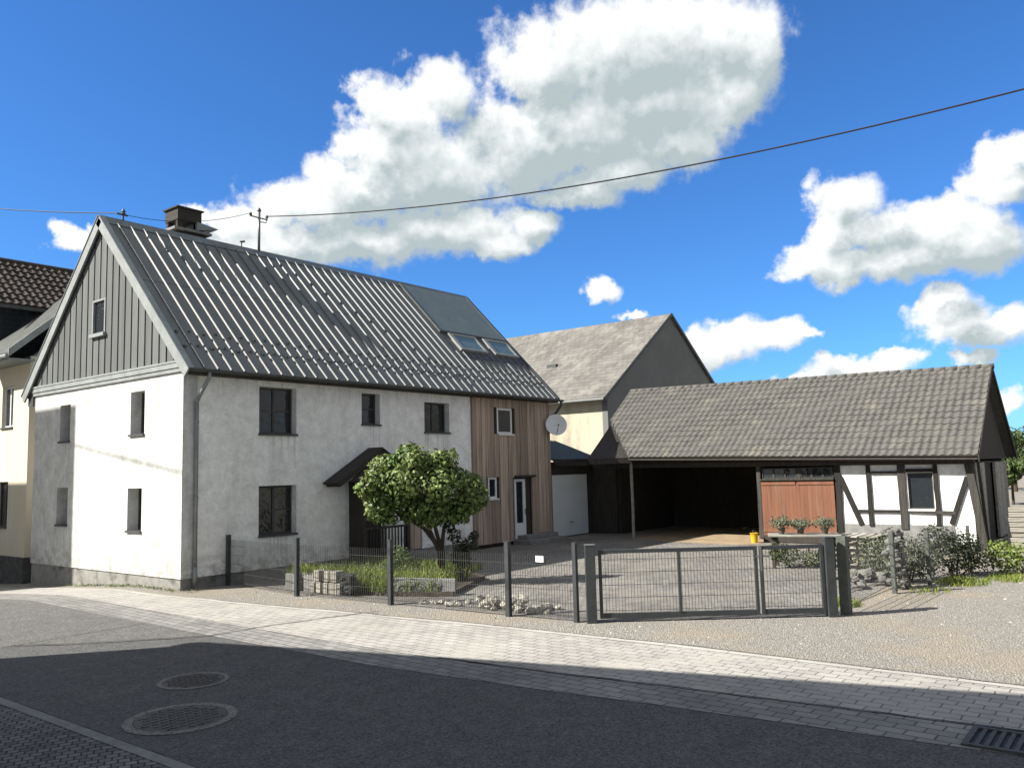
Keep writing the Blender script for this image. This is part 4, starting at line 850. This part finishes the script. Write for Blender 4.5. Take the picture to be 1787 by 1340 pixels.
# rust red door and the lights over it
mb = MB(); y = -9.38
while y < -7.14:
    if not (-8.30 < y < -8.24): mb.box(BX - .02, BX + .03, y, y + .112, .22, 1.90)
    y += .115
drr = mb.build('barn_door', 'rust', barn)
mb = MB()
for a, b in ((-9.38, -8.29), (-8.22, -7.14)): 
    mb.box(BX - .045, BX - .022, a, b, 1.78, 1.88); mb.box(BX - .045, BX - .022, a, b, .32, .42)
mb.build('door_ledge', 'rust', drr)
MB().box(BX + .031, BX + .05, -9.38, -7.12, .22, 1.9).build('door_backing', 'woodback', drr)
MB().box(BX - .1, BX + .1, -9.4, -7.1, 1.92, 1.96).build('lintel', 'greybeam', barn)
MB().box(BX - .04, BX + .1, -9.4, -7.12, .02, .215).build('door_sill', 'darkwood', barn)
for a, b in ((-8.26, -7.16), (-9.38, -8.38)):
    window(barn, 'y', BX, (a, b, 1.965, 2.30), depth=.03, fm='greybeam', bars=(2, 0), sill=None, fw=.035, label=None)
MB().box(BX + .02, BX + .1, -8.37, -8.27, 1.965, 2.3).build('mullion', 'greybeam', barn)
# gable end toward the right: boards, door, leaning lath
mb = MB(); rd = random.Random(9)
for xa, xb in ((BX + .3, 17.3), (19.12, 21.38)):
    mb = MB(); x = xa
    while x < xb - .03: w = rd.choice([.16, .2, .24]); mb.box(x, min(x + w - .012, xb), -13.12, -13.05, .05, 2.32); x += w
    mb.build('gable_boards', 'paleplank', barn)
mb = MB(); mb.prism([(15.4, -13.1, 2.42), (21.6, -13.1, 2.42), (18.55, -13.1, 4.95)], (0, .08, 0)); mb.build('gable_peak', 'darkwood', barn)
mb = MB(); mb.box(17.3, 19.15, -13.0, -12.9, .0, 2.3); mb.build('gable_door', 'darkwood', barn)
MB().bar((BX + .55, -13.25, .0), (BX + .1, -13.22, 2.35), .07, .07).build('leaning_lath', 'greybeam', barn)
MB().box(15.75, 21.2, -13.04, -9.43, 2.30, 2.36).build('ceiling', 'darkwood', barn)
# things in the dark bay
bk_ = thing('yellow_bucket', 'bright yellow bucket standing at the left foot of the rust red barn door', 'bucket', (15.2, -6.95, 0))
MB().lathe([(.09, 0), (.12, .29), (.135, .29), (.135, .31), (.115, .31), (.085, .03)], (15.2, -6.95, .0), 18).build('bucket_body', 'yellow', bk_, smooth=False)
mb = MB(); mb.tube([(15.2 + .13 * math.cos(t), -6.95, .29 + .12 * math.sin(t)) for t in [math.pi * k / 10 for k in range(11)]], .006, 5); mb.build('handle', 'galv', bk_)

# ------------------------------------------------------------ fence, gate
def mesh_panel(parent, A, B, z0, z1, dv=.05, r=.0028, name='mesh_panel'):
    A, B = Vector((*A, 0)), Vector((*B, 0)); d = (B - A); L_ = d.length; d.normalize(); nrm = Vector((-d.y, d.x, 0)); mb = MB(); n = int(L_ / dv)
    for i in range(1, n):
        p = A + d * (L_ * i / n); mb.bar(p + Vector((0, 0, z0)), p + Vector((0, 0, z1 + .02)), r * 2, r * 2, up=d)
    z = z0 + .03
    while z < z1 + .001:
        for s in (-1, 1): mb.bar(A + Vector((0, 0, z)) + nrm * s * .006, B + Vector((0, 0, z)) + nrm * s * .006, .004, .005)
        z += .2
    return mb.build(name, 'wire', parent)
def fpost(parent, x, y, h, w=.06, cap=True, name='fence_post'):
    mb = MB(); mb.box(x - w / 2, x + w / 2, y - w / 2, y + w / 2, gz(x, y) - .02, h); p = mb.build(name, 'fence', parent, bevel=.004)
    if cap: MB().box(x - w / 2 - .004, x + w / 2 + .004, y - w / 2 - .004, y + w / 2 + .004, h + .001, h + .012).build('post_cap', 'fence', p)
    return p
fl = thing('mesh_fence', 'anthracite mesh fence along the pavement from the house corner to the gate', 'fence', (1.13, 0, 0))
FP = [(1.12, -.1, 1.13), (.83, -3.0, 1.17), (1.0, -5.6, 1.2), (1.15, -8.32, 1.24), (1.27, -9.62, 1.25)]
for x, y, h in FP: fpost(fl, x, y, h, .085 if y > -9 else .07)
for a, b in zip(FP, FP[1:]): mesh_panel(fl, a[:2], b[:2], .06, 1.02)
sg = MB(); sg.box(1.17, 1.178, -9.06, -8.9, .93, 1.03); sg.build('small_sign', 'sign', fl)
gt = thing('yard_gate', 'wide double leaf anthracite metal gate with mesh infill across the yard entrance', 'gate', (1.34, -9.83, 0))
GA = Vector((1.34, -9.83, 0)); GD = (Vector((3.72, -12.87, 0)) - GA).normalized(); GU = Vector((0, 0, 1))
def gp(s, z): return GA + GD * s + GU * z
def gpost(s, w, h, parent=gt, name='gate_post'):
    p = MB().bar(gp(s, -.02), gp(s, h), w, w, up=GD).build(name, 'fence', parent, bevel=.006); MB().bar(gp(s, h + .001), gp(s, h + .012), w + .01, w + .01, up=GD).build('post_cap', 'galv', p); return p
gpost(.03, .16, 1.22); gpost(3.88, .15, 1.25)
def leafg(s0, s1, mids, name):
    mb = MB(); 
    mb.bar(gp(s0 + .03, .06), gp(s0 + .03, 1.14), .06, .05, up=GD); mb.bar(gp(s1 - .03, .06), gp(s1 - .03, 1.14), .06, .05, up=GD)
    mb.bar(gp(s0 + .06, 1.11), gp(s1 - .06, 1.11), .046, .06); mb.bar(gp(s0 + .06, .10), gp(s1 - .06, .10), .046, .08)
    for m_ in mids: mb.bar(gp(m_, .14), gp(m_, 1.08), .07, .044, up=GD)
    lf = mb.build(name, 'fence', gt, bevel=.004)
    a, b = gp(s0 + .06, 0), gp(s1 - .06, 0); 
    mm = mesh_panel(lf, (a.x, a.y), (b.x, b.y), .15, 1.07, name='mesh_infill'); return lf
leafg(.16, 2.73, [1.46], 'gate_leaf'); leafg(2.76, 3.79, [], 'gate_leaf')
mb = MB(); mb.bar(gp(2.78, .75) + Vector((-.05, -.03, 0)), gp(2.78, 1.15) + Vector((-.05, -.03, 0)), .02, .02, up=GD); mb.bar(gp(2.70, .98) + Vector((-.04, -.03, 0)), gp(2.9, .98) + Vector((-.04, -.03, 0)), .02, .03); mb.build('latch', 'galv', gt)
fr = thing('mesh_fence', 'mesh fence with three grey posts right of the gate in front of the shrubs', 'fence', (3.98, -13, 0))
FR = [(4.02, -13.02, 1.25, .15), (6.64, -13.12, 1.14, .08), (8.08, -13.42, 1.06, .07), (10.4, -13.75, 1.0, .06)]
X['greenpost'] = mat('weathered_grey_post', (.11, .12, .105), (.07, .08, .07), scale=7, rough=.8, bump=.4)
for x, y, h, w in FR:
    o = MB().box(x - w / 2, x + w / 2, y - w / 2, y + w / 2, -.02, h).build('fence_post', 'greenpost', fr, bevel=.004)
for a, b in zip(FR, FR[1:]): mesh_panel(fr, a[:2], b[:2], .08, .95, dv=.08, r=.0017)

# ------------------------------------------------------------ vegetation
def shrub(name, label, cat, base, lumps, n, size, mt, stems=3, group=None, up=.45, stemr=.02, seed=1, ground=None):
    rd = random.Random(seed); t = thing(name, label, cat, base, group); mb = MB(); leaves(mb, crown_pts(lumps, n, rd), size, rd, up=up); mb.build('foliage', mt, t)
    mb = MB()
    for k in range(stems):
        l = lumps[k % len(lumps)]; a = Vector(base) + Vector((rd.uniform(-.08, .08), rd.uniform(-.08, .08), -.02)); b = Vector((l[0], l[1], l[2])); mid = a.lerp(b, .5) + Vector((rd.uniform(-.1, .1), rd.uniform(-.1, .1), 0))
        mb.tube([a, mid, b], [stemr, stemr * .7, stemr * .35], 6)
    mb.build('stem', 'bark', t); return t
CL = [(3.03, -4.28, 2.7, 0.55, 0.36), (2.54, -3.92, 2.59, 0.42, 0.3), (2.49, -3.84, 2.18, 0.44, 0.33), (2.35, -3.82, 1.85, 0.36, 0.28), (2.81, -4.06, 1.92, 0.51, 0.34), (3.34, -4.6, 2.45, 0.45, 0.36), (3.66, -4.92, 2.31, 0.38, 0.3), (3.8, -5.1, 1.92, 0.34, 0.28), (3.44, -4.72, 1.77, 0.4, 0.28), (3.1, -4.43, 1.77, 0.41, 0.28), (3.0, -4.1, 2.95, 0.26, 0.2), (2.53, -4.43, 2.28, 0.45, 0.37), (3.06, -4.92, 2.17, 0.45, 0.37), (2.24, -3.9, 1.67, 0.28, 0.25), (2.08, -3.74, 2.17, 0.28, 0.25), (2.24, -3.9, 2.45, 0.28, 0.2), (3.92, -5.17, 2.17, 0.32, 0.25), (3.78, -5.08, 1.66, .32, .26), (3.3, -4.7, 1.58, .40, .28), (2.95, -4.35, 1.60, .40, .28), (3.6, -5.0, 1.5, .3, .22), (2.45, -3.95, 1.58, .34, .26), (4.0, -5.25, 1.9, .3, .3), (3.2, -4.6, 1.42, .34, .2), (3.45, -4.75, 2.75, .34, .26), (2.77, -4.43, 2.7, 0.41, 0.33)]
tr = thing('small_tree', 'small round crowned leafy tree in front of the porch', 'tree', (3.5, -4.6, 0.1))
rd = random.Random(11); mb = MB(); leaves(mb, crown_pts(CL, 9500, rd, .35), .115, rd, up=.3, aspect=.75); mb.build('crown', 'leaf', tr)
mb = MB()
for tgt in ((2.8, -4.2, 2.1), (3.2, -4.5, 2.3), (3.7, -4.9, 1.9), (2.5, -4.0, 1.7)):
    mb.tube([(3.5, -4.6, -.05), (3.47 + rd.uniform(-.05, .05), -4.6, .7), (3.42 + (tgt[0] - 3.5) * .3, -4.6 + (tgt[1] + 4.6) * .3, 1.25), tgt], [.065, .05, .04, .015], 8)
for k in range(26):
    c = rd.choice(CL); a = Vector((3.3, -4.5, 1.4)); b = Vector((c[0] + rd.uniform(-.25, .25), c[1] + rd.uniform(-.25, .25), c[2] + rd.uniform(-.2, .2))); mb.tube([a.lerp(b, .1), a.lerp(b, .6) + Vector((0, 0, .06)), b], [.02, .013, .006], 5)
mb.build('trunk', 'bark', tr)
shrub('shrub', 'dark straggly shrub under the right side of the small tree', 'shrub', (3.75, -5.0, 0), [(3.61, -4.88, 1.06, .17, .17), (3.8, -5.1, .87, .25, .17), (3.55, -4.8, 1.3, .12, .2), (3.9, -5.2, 1.06, .12, .12), (3.7, -5.0, .6, .22, .25)], 700, .085, 'bushdark', stems=5, seed=4)
shrub('shrub', 'bright leafy herb bush in the bed behind the second fence post', 'shrub', (3.0, -3.7, .2), [(3.0, -3.75, .62, .28, .25), (3.25, -3.9, .42, .26, .2), (2.85, -3.6, .40, .2, .2)], 700, .07, 'leaf', stems=4, seed=5)
shrub('shrub', 'pale grey green bush behind the right mesh fence', 'shrub', (8.3, -13.0, 0), [(8.2, -12.95, .55, .45, .45), (8.7, -13.15, .45, .4, .42), (7.9, -12.8, .45, .3, .35)], 1700, .075, 'bushpale', stems=6, seed=6)
shrub('shrub', 'dark dense bush in front of the half timbered corner', 'shrub', (9.5, -13.6, 0), [(9.6, -13.62, .5, .55, .5), (9.3, -13.35, .8, .35, .32), (10.0, -13.95, .35, .45, .32), (9.9, -13.7, .62, .4, .3)], 2600, .07, 'bushdark', stems=6, seed=7)
shrub('shrub', 'bright yellow green bush at the right edge in front of the plank stack', 'shrub', (10.6, -14.7, 0), [(10.5, -14.4, .32, .4, .32), (10.9, -14.9, .36, .5, .36), (11.2, -15.5, .38, .6, .36), (10.7, -14.3, .5, .3, .2)], 2400, .075, 'bushbright', stems=6, seed=8)
shrub('shrub', 'grey leaved plant climbing between pallets and stone pillar', 'shrub', (8.4, -12.3, 0), [(8.6, -12.2, .5, .35, .4), (8.9, -12.4, .7, .3, .25), (8.2, -12.4, .35, .3, .3)], 900, .07, 'bushpale', stems=5, seed=9)
# bed in front of the porch
MB().prism([(1.45, -3.2, 0), (1.7, -4.85, 0), (2.3, -6.0, 0), (4.6, -4.9, 0), (5.6, -2.6, 0), (4.2, -1.5, 0), (1.6, -2.0, 0)], (0, 0, .10)).build('planting_bed', 'soil')
bed = bpy.context.scene.objects['planting_bed']; structure(bed)
rd = random.Random(21); mb = MB()
def inbed(x, y): return (x > 1.55 + max(0, -y - 4.6) * .55) and (x - 1.4) * .5 - 6.1 < y < -1.6 - max(0, 0) and y > -6.0 + (x - 2.3) * .47 and y < -1.4 - max(0, x - 4.2) * .75
k = 0
while k < 7500:
    x, y = rd.uniform(1.5, 5.6), rd.uniform(-6.0, -1.5)
    if not inbed(x, y): continue
    k += 1; blades(mb, x, y, .09, rd.uniform(.15, .42) * (1 if x < 4.4 else .5), .011, rd, .8)
tag(mb.build('bed_grass', 'grass'), 'long green grass and weeds growing in the raised bed', 'grass', kind='stuff')
mb = MB(); k = 0
while k < 1500:
    x, y = rd.uniform(1.5, 5.2), rd.uniform(-6.0, -1.5)
    if not inbed(x, y) or rd.random() > (1.2 if y > -4.3 or y < -5.1 else .3): continue
    k += 1; leaves(mb, [((x, y, .12 + rd.random() * .34), (0, 0, 1))], .07, rd)
tag(mb.build('bed_herbs', 'herb'), 'grey green herbs spreading through the raised bed', 'herbs', kind='stuff')
# grass tufts beside the fence on the right and at plinths
mb = MB(); 
for (cx, cy, r, n, h) in ((4.9, -12.75, .35, 420, .10), (5.2, -12.6, .3, 200, .08), (8.6, -13.9, .7, 700, .10), (9.6, -14.6, .6, 500, .09), (10.2, -15.3, .6, 350, .08), (7.2, -13.6, .5, 160, .07)):
    for _ in range(n):
        a = rd.random() * 6.28; q = r * rd.random() ** .7; blades(mb, cx + q * math.cos(a), cy + q * math.sin(a) * .7, 0, h * rd.uniform(.4, 1.2), .008, rd, 1.)
for _ in range(500):
    y = rd.uniform(-.2, 5.5); x = rd.gauss(-.08, .06); blades(mb, x, y, gz(x, y), rd.uniform(.02, .09), .008, rd, 1.) if rd.random() < .45 else None
tag(mb.build('grass_tufts', 'grass'), 'small yellow green grass tufts along fence foot and plinth', 'grass', kind='stuff')
mb = MB()
for _ in range(260):
    y = rd.uniform(-2.4, 4.2); x = (rd.gauss(-.12, .05) if y > 0 else rd.uniform(-.1, .3)); leaves(mb, [((x, y if y > -.0 else rd.uniform(-.5, 0), gz(x, y) + .02 + rd.random() * .04), (0, 0, 1))], .05, rd)
tag(mb.build('weeds', 'bushdark'), 'dark low weeds along the foot of the gable wall', 'weeds', kind='stuff')

# ------------------------------------------------------------ stones and yard objects
pw = thing('stone_planter', 'pale block planter wall behind the mesh fence left of the bed', 'planter', (1.15, -3.2, 0))
rd = random.Random(31); mb = MB()
for r in range(2):
    y = -2.95 - .1 * r
    while y > -3.75:
        l = rd.uniform(.16, .3); z = .02 + r * .24; xx = 1.22 + rd.uniform(-.02, .02); mb.box(xx, xx + .22, y - l + .015, y, z, z + .225); y -= l
mb.build('blocks', 'palestone', pw, bevel=.018)
mb = MB(); mb.box(1.35, 1.6, -2.9, -2.5, 0, .4); mb.box(1.25, 1.5, -2.48, -2.05, 0, .36); mb.build('trough', 'concrete', pw, bevel=.02)
mb = MB(); rd2 = random.Random(3)
for _ in range(500): blades(mb, rd2.uniform(1.3, 1.6), rd2.uniform(-3.7, -2.0), .36, rd2.uniform(.08, .26), .009, rd2, .7)
mb.build('herbs', 'grass', pw)
ba = thing('gabion_basket', 'dark stone filled wire basket beside the pale planter', 'gabion', (1.35, -3.95, 0))
mb = MB(); 
for _ in range(90): mb.rock((rd.uniform(1.28, 1.48), rd.uniform(-4.12, -3.82), rd.uniform(.05, .42)), rd.uniform(.05, .08), rd.random())
mb.build('stones', 'darkstone', ba)
mb = MB()
for z in (0.02, .16, .30, .46):
    for (a, b) in (((1.22, -3.78), (1.22, -4.18)), ((1.22, -4.18), (1.54, -4.18)), ((1.54, -4.18), (1.54, -3.78)), ((1.54, -3.78), (1.22, -3.78))): mb.bar((*a, z), (*b, z), .006, .006)
for (a, b) in ((1.22, -3.78), (1.22, -3.9), (1.22, -4.04), (1.22, -4.18), (1.54, -4.18), (1.54, -3.78), (1.38, -4.18)): mb.bar((a, b, 0), (a, b, .46), .006, .006)
mb.build('wire_basket', 'wire', ba)
sl = MB(); sl.prism([(1.72, -4.86, 0), (1.78, -4.82, .36), (2.42, -5.95, .33), (2.36, -6.0, 0)], (.09, .05, 0)); tag(sl.build('stone_slab', 'concrete', bevel=.01), 'grey stone slab edging the raised bed between two fence posts', 'slab')
rd = random.Random(41)
for k in range(64):
    t = rd.random() ** .8; y = -5.95 - 2.9 * t; x = 1.28 + .75 * t * rd.random() + rd.gauss(.1, .1); x = max(x, 1.22) ; r = rd.uniform(.03, .085) * (.6 + .8 * min(t * 1.6, 1)); z = r * .5 + (rd.random() * .14 if .35 < t < .85 else 0)
    o = MB().rock((x, y, z), r, rd.random(), (1, 1, .8)).build('rubble_stone', 'palestone', loc=(x, y, 0)); tag(o, 'pale broken rubble stone in the heap behind the mesh fence', 'stone', 'rubble stones heaped behind the mesh fence')
pm = thing('stone_pillar', 'rough pillar of pale stacked stones beside the middle grey fence post', 'stone pillar', (7.1, -13.3, 0)); mb = MB(); z = 0
pz = [(.36, .30), (.32, .22), (.30, .25), (.26, .2), (.28, .16)]
for i, (w, h) in enumerate(pz):
    cx, cy = 7.25 + rd.uniform(-.04, .04), -13.0 + rd.uniform(-.04, .04)
    for _ in range(26): mb.rock((cx + rd.uniform(-w / 2, w / 2), cy + rd.uniform(-w / 2, w / 2), z + rd.uniform(.03, h)), rd.uniform(.05, .09), rd.random())
    z += h
mb.build('stones', 'greystone', pm)
# heap of stones under the shrubs
for k in range(46):
    x, y = rd.uniform(6.6, 9.2), rd.uniform(-12.75, -11.9); r = rd.uniform(.05, .13)
    o = MB().rock((x, y, r * .5 + rd.random() * .2), r, rd.random(), (1, 1, .75)).build('field_stone', 'greystone', loc=(x, y, 0)); tag(o, 'weathered field stone in the heap between table and stone pillar', 'stone', 'field stones behind the right mesh fence')
# pallets
for k in range(6):
    z = .125 * k + .004; ox, oy, rz = rd.uniform(-.03, .03), rd.uniform(-.03, .03), rd.uniform(-.04, .04)
    pt = thing('wooden_pallet', ['lowest pallet of the pale stack behind the right gate post', 'second pallet from the ground in the pale stack', 'third pallet from the ground in the pale stack', 'fourth pallet from the ground in the pale stack', 'second pallet from the top of the pale stack', 'topmost pallet of the pale stack behind the gate'][k], 'pallet', (10.3 + ox, -11.5 + oy, z), 'pallets stacked behind the gate')
    cx, cy = 10.3 + ox, -11.5 + oy; mb = MB()
    for i in range(5): yy = cy - .4 + i * .2; mb.box(cx - .5, cx + .5, yy - .07, yy + .07, z + .098, z + .12)
    for i in range(3): yy = cy - .4 + i * .4; mb.box(cx - .5, cx + .5, yy - .05, yy + .05, z, z + .018)
    mb.build('boards', 'paleplank', pt)
    for i in range(3): MB().box(cx - .5 + i * .43, cx - .36 + i * .43, cy - .45, cy + .45, z + .0185, z + .0975).build('bearer', 'beam', pt)
# table with plants
tb = thing('garden_table', 'long garden table with pale top standing behind the right gate leaf', 'table', (9.8, -10.4, 0))
mb = MB(); mb.bar((9.45, -9.65, .76), (10.05, -11.15, .76), .8, .035, up=(0, 0, 1)); mb.build('table_top', 'paleplank', tb, bevel=.005)
for (x, y) in ((9.25, -9.85), (9.85, -9.7), (9.65, -11.1), (10.3, -10.95)): MB().bar((x, y, 0), (x, y, .74), .06, .06).build('leg', 'darkwood', tb)
for i, (x, y, h, lb) in enumerate(((9.55, -9.95, .28, 'leafy potted plant at the left end of the garden table'), (9.7, -10.35, .2, 'low potted plant in the middle of the garden table'), (9.9, -10.85, .25, 'leafy potted plant at the right end of the garden table'))):
    p_ = thing('potted_plant', lb, 'potted plant', (x, y, .778), 'potted plants on the garden table'); MB().lathe([(.06, 0), (.09, .13), (.1, .13), (.1, .15), (.085, .15)], (x, y, .778), 14).build('pot', 'ceramic', p_)
    mb = MB(); leaves(mb, crown_pts([(x, y, 1.0 + h * .2, .3, h * .65)], 330, rd, .2), .07, rd); mb.build('foliage', 'bushpale', p_)
shrub('shrub', 'green plants growing beneath the garden table', 'shrub', (9.5, -10.2, 0), [(9.5, -10.1, .3, .35, .26), (9.7, -10.6, .25, .3, .22), (9.35, -9.9, .4, .22, .25)], 900, .07, 'herb', stems=4, seed=14)
# stacked planks at right
rd = random.Random(55)
for k in range(8):
    z = .03 + k * .135; o = MB().box(16.2 + rd.uniform(-.04, .04), 16.5, -17.5, -13.75 + rd.uniform(-.08, .08), z, z + .115).build('plank', 'paleplank', loc=(16.3, -15, z), bevel=.006)
    tag(o, 'weathered grey plank in the horizontal stack at the right edge', 'plank', 'planks stacked at the right edge')
# manholes
def manhole(x, y, ro, ri, label):
    t = thing('manhole_cover', label, 'manhole cover', (x, y, .012))
    mb = MB(); n = 48; o = 0
    for (r, z) in ((ro, .009), (ro - .005, .013), (ri + .02, .013), (ri + .02, .006)):
        for k in range(n): a = 2 * math.pi * k / n; mb.v.append((x + r * math.cos(a), y + r * math.sin(a), z))
    for i in range(3):
        for k in range(n): mb.f.append((i * n + k, i * n + (k + 1) % n, (i + 1) * n + (k + 1) % n, (i + 1) * n + k))
    mb.build('ring', 'asphalt2', t)
    mb = MB().lathe([(ri + .012, .005), (ri + .012, .012), (ri - .0, .012)], (x, y, 0), 48)
    for i in range(-4, 5):
        for j in range(-4, 5):
            px_, py_ = i * ri / 4.8 + (j % 2) * ri / 9.6, j * ri / 4.8
            if math.hypot(px_, py_) < ri * .86: mb.box(x + px_ - .03, x + px_ + .03, y + py_ - .018, y + py_ + .018, .0121, .018)
    for k in range(8): a = k * math.pi / 4; mb.rock((x + ri * .93 * math.cos(a), y + ri * .93 * math.sin(a), .012), .02, k)
    mb.build('lid', 'castiron', t)
    return t
manhole(-5.28, -9.10, .56, .44, 'larger round manhole cover with pale ring in the shaded road, nearest the camera')
manhole(-4.33, -7.75, .42, .34, 'smaller round manhole cover further up the shaded road')
# gully grate
dg = thing('drain_grate', 'dark iron street drain grate beside the gutter at the lower right corner', 'drain', (-1.65, -16.1, .012))
gx0, gx1, gy0, gy1 = road_r(-16) + .02, road_r(-16) + .62, -16.75, -15.72
mb = MB(); mb.box(gx0, gx1, gy0, gy0 + .05, .01, .03); mb.box(gx0, gx1, gy1 - .05, gy1, .01, .03); mb.box(gx0, gx0 + .05, gy0 + .05, gy1 - .05, .01, .03); mb.box(gx1 - .05, gx1, gy0 + .05, gy1 - .05, .01, .03)
mb.build('frame', 'castiron', dg)
mb = MB(); y = gy0 + .08
while y < gy1 - .08: mb.box(gx0 + .05, gx1 - .05, y, y + .035, .012, .027); y += .075
mb.build('bars', 'castiron', dg)
mb = MB(); mb.add([(gx0 + .05, gy0 + .05, .0105), (gx1 - .05, gy0 + .05, .0105), (gx1 - .05, gy1 - .05, .0105), (gx0 + .05, gy1 - .05, .0105)], [(0, 1, 2, 3)]); mb.build('pit', 'cable', dg)
# loose gravel and pebbles
rd = random.Random(77); mb = MB()
def tet(mb, x, y, z, r, rd):
    a = rd.random() * 6.28; q = []
    for k in range(4): t = a + k * 1.57; rr = r * rd.uniform(.6, 1.2); q.append((x + rr * math.cos(t), y + rr * math.sin(t), z))
    mb.add(q + [(x + rd.uniform(-.3, .3) * r, y + rd.uniform(-.3, .3) * r, z + r * rd.uniform(.5, .9))], [(0, 1, 4), (1, 2, 4), (2, 3, 4), (3, 0, 4)])
for _ in range(9000):
    y = rd.uniform(-22, -1) ; x = edge_r(y) + .02 + abs(rd.gauss(0, 1)) * 1.6 if y > -12 else rd.uniform(edge_r(y) + .02, 12)
    if y > -9.8 and x > 1.15 and y > -13: 
        if rd.random() < .9: continue
    if 1.3 < x and y > -12.6 and rd.random() < .75: continue
    tet(mb, x, y, gz(x, y) - .004, rd.uniform(.004, .014) * (1 + (rd.random() < .03) * 1.6), rd)
tag(mb.build('pebbles', 'palestone'), 'loose grey pebbles scattered over the gravel verge before the gate', 'pebbles', kind='stuff')

# ------------------------------------------------------------ distance
rd = random.Random(91)
hb = MB(); n = 40
for i in range(n + 1):
    a = R_(-40 + 190 * i / n); r = 330
    for (rr, z) in ((r, -6), (r + 60, 7 + 4 * math.sin(i * .7) + 2 * math.sin(i * 1.9)), (r + 200, 9 + 4 * math.sin(i * .5))): hb.v.append((rr * math.cos(a - R_(30)), rr * math.sin(a - R_(30)), z))
for i in range(n):
    for k in range(2): o = i * 3 + k; hb.f.append((o, o + 3, o + 4, o + 1))
structure(hb.build('hills', 'earth', smooth=True))
def far_tree(x, y, h, seed, label):
    rd = random.Random(seed); t = thing('broadleaf_tree', label, 'tree', (x, y, 0), 'trees beyond the barn at the right edge'); w = h * .3
    lumps = [(x + rd.uniform(-w, w), y + rd.uniform(-w, w), h * rd.uniform(.38, .82), w * rd.uniform(.5, .75), w * rd.uniform(.45, .65)) for _ in range(9)]
    mb = MB(); leaves(mb, crown_pts(lumps, 2600, rd, .4), .26, rd, up=.3); mb.build('crown', 'treeleaf', t)
    mb = MB(); mb.tube([(x, y, -.1), (x + .1, y, h * .35), (x, y + .1, h * .7)], [h * .03, h * .022, h * .008], 8)
    for l in lumps[:5]: mb.tube([(x + .05, y, h * .35), (l[0], l[1], l[2])], [h * .012, h * .004], 6)
    mb.build('trunk', 'bark', t)
far_tree(58.5, -8.6, 4.9, 1, 'leafy tree in the gap right of the barn, furthest to the left'); far_tree(57, -12.5, 5.0, 2, 'leafy tree beyond the barn touching the right edge'); far_tree(40, -10.8, 2.6, 3, 'low leafy tree just right of the barn gable above the planks'); far_tree(62, -5, 5., 4, 'leafy tree mostly hidden behind the barn gable')
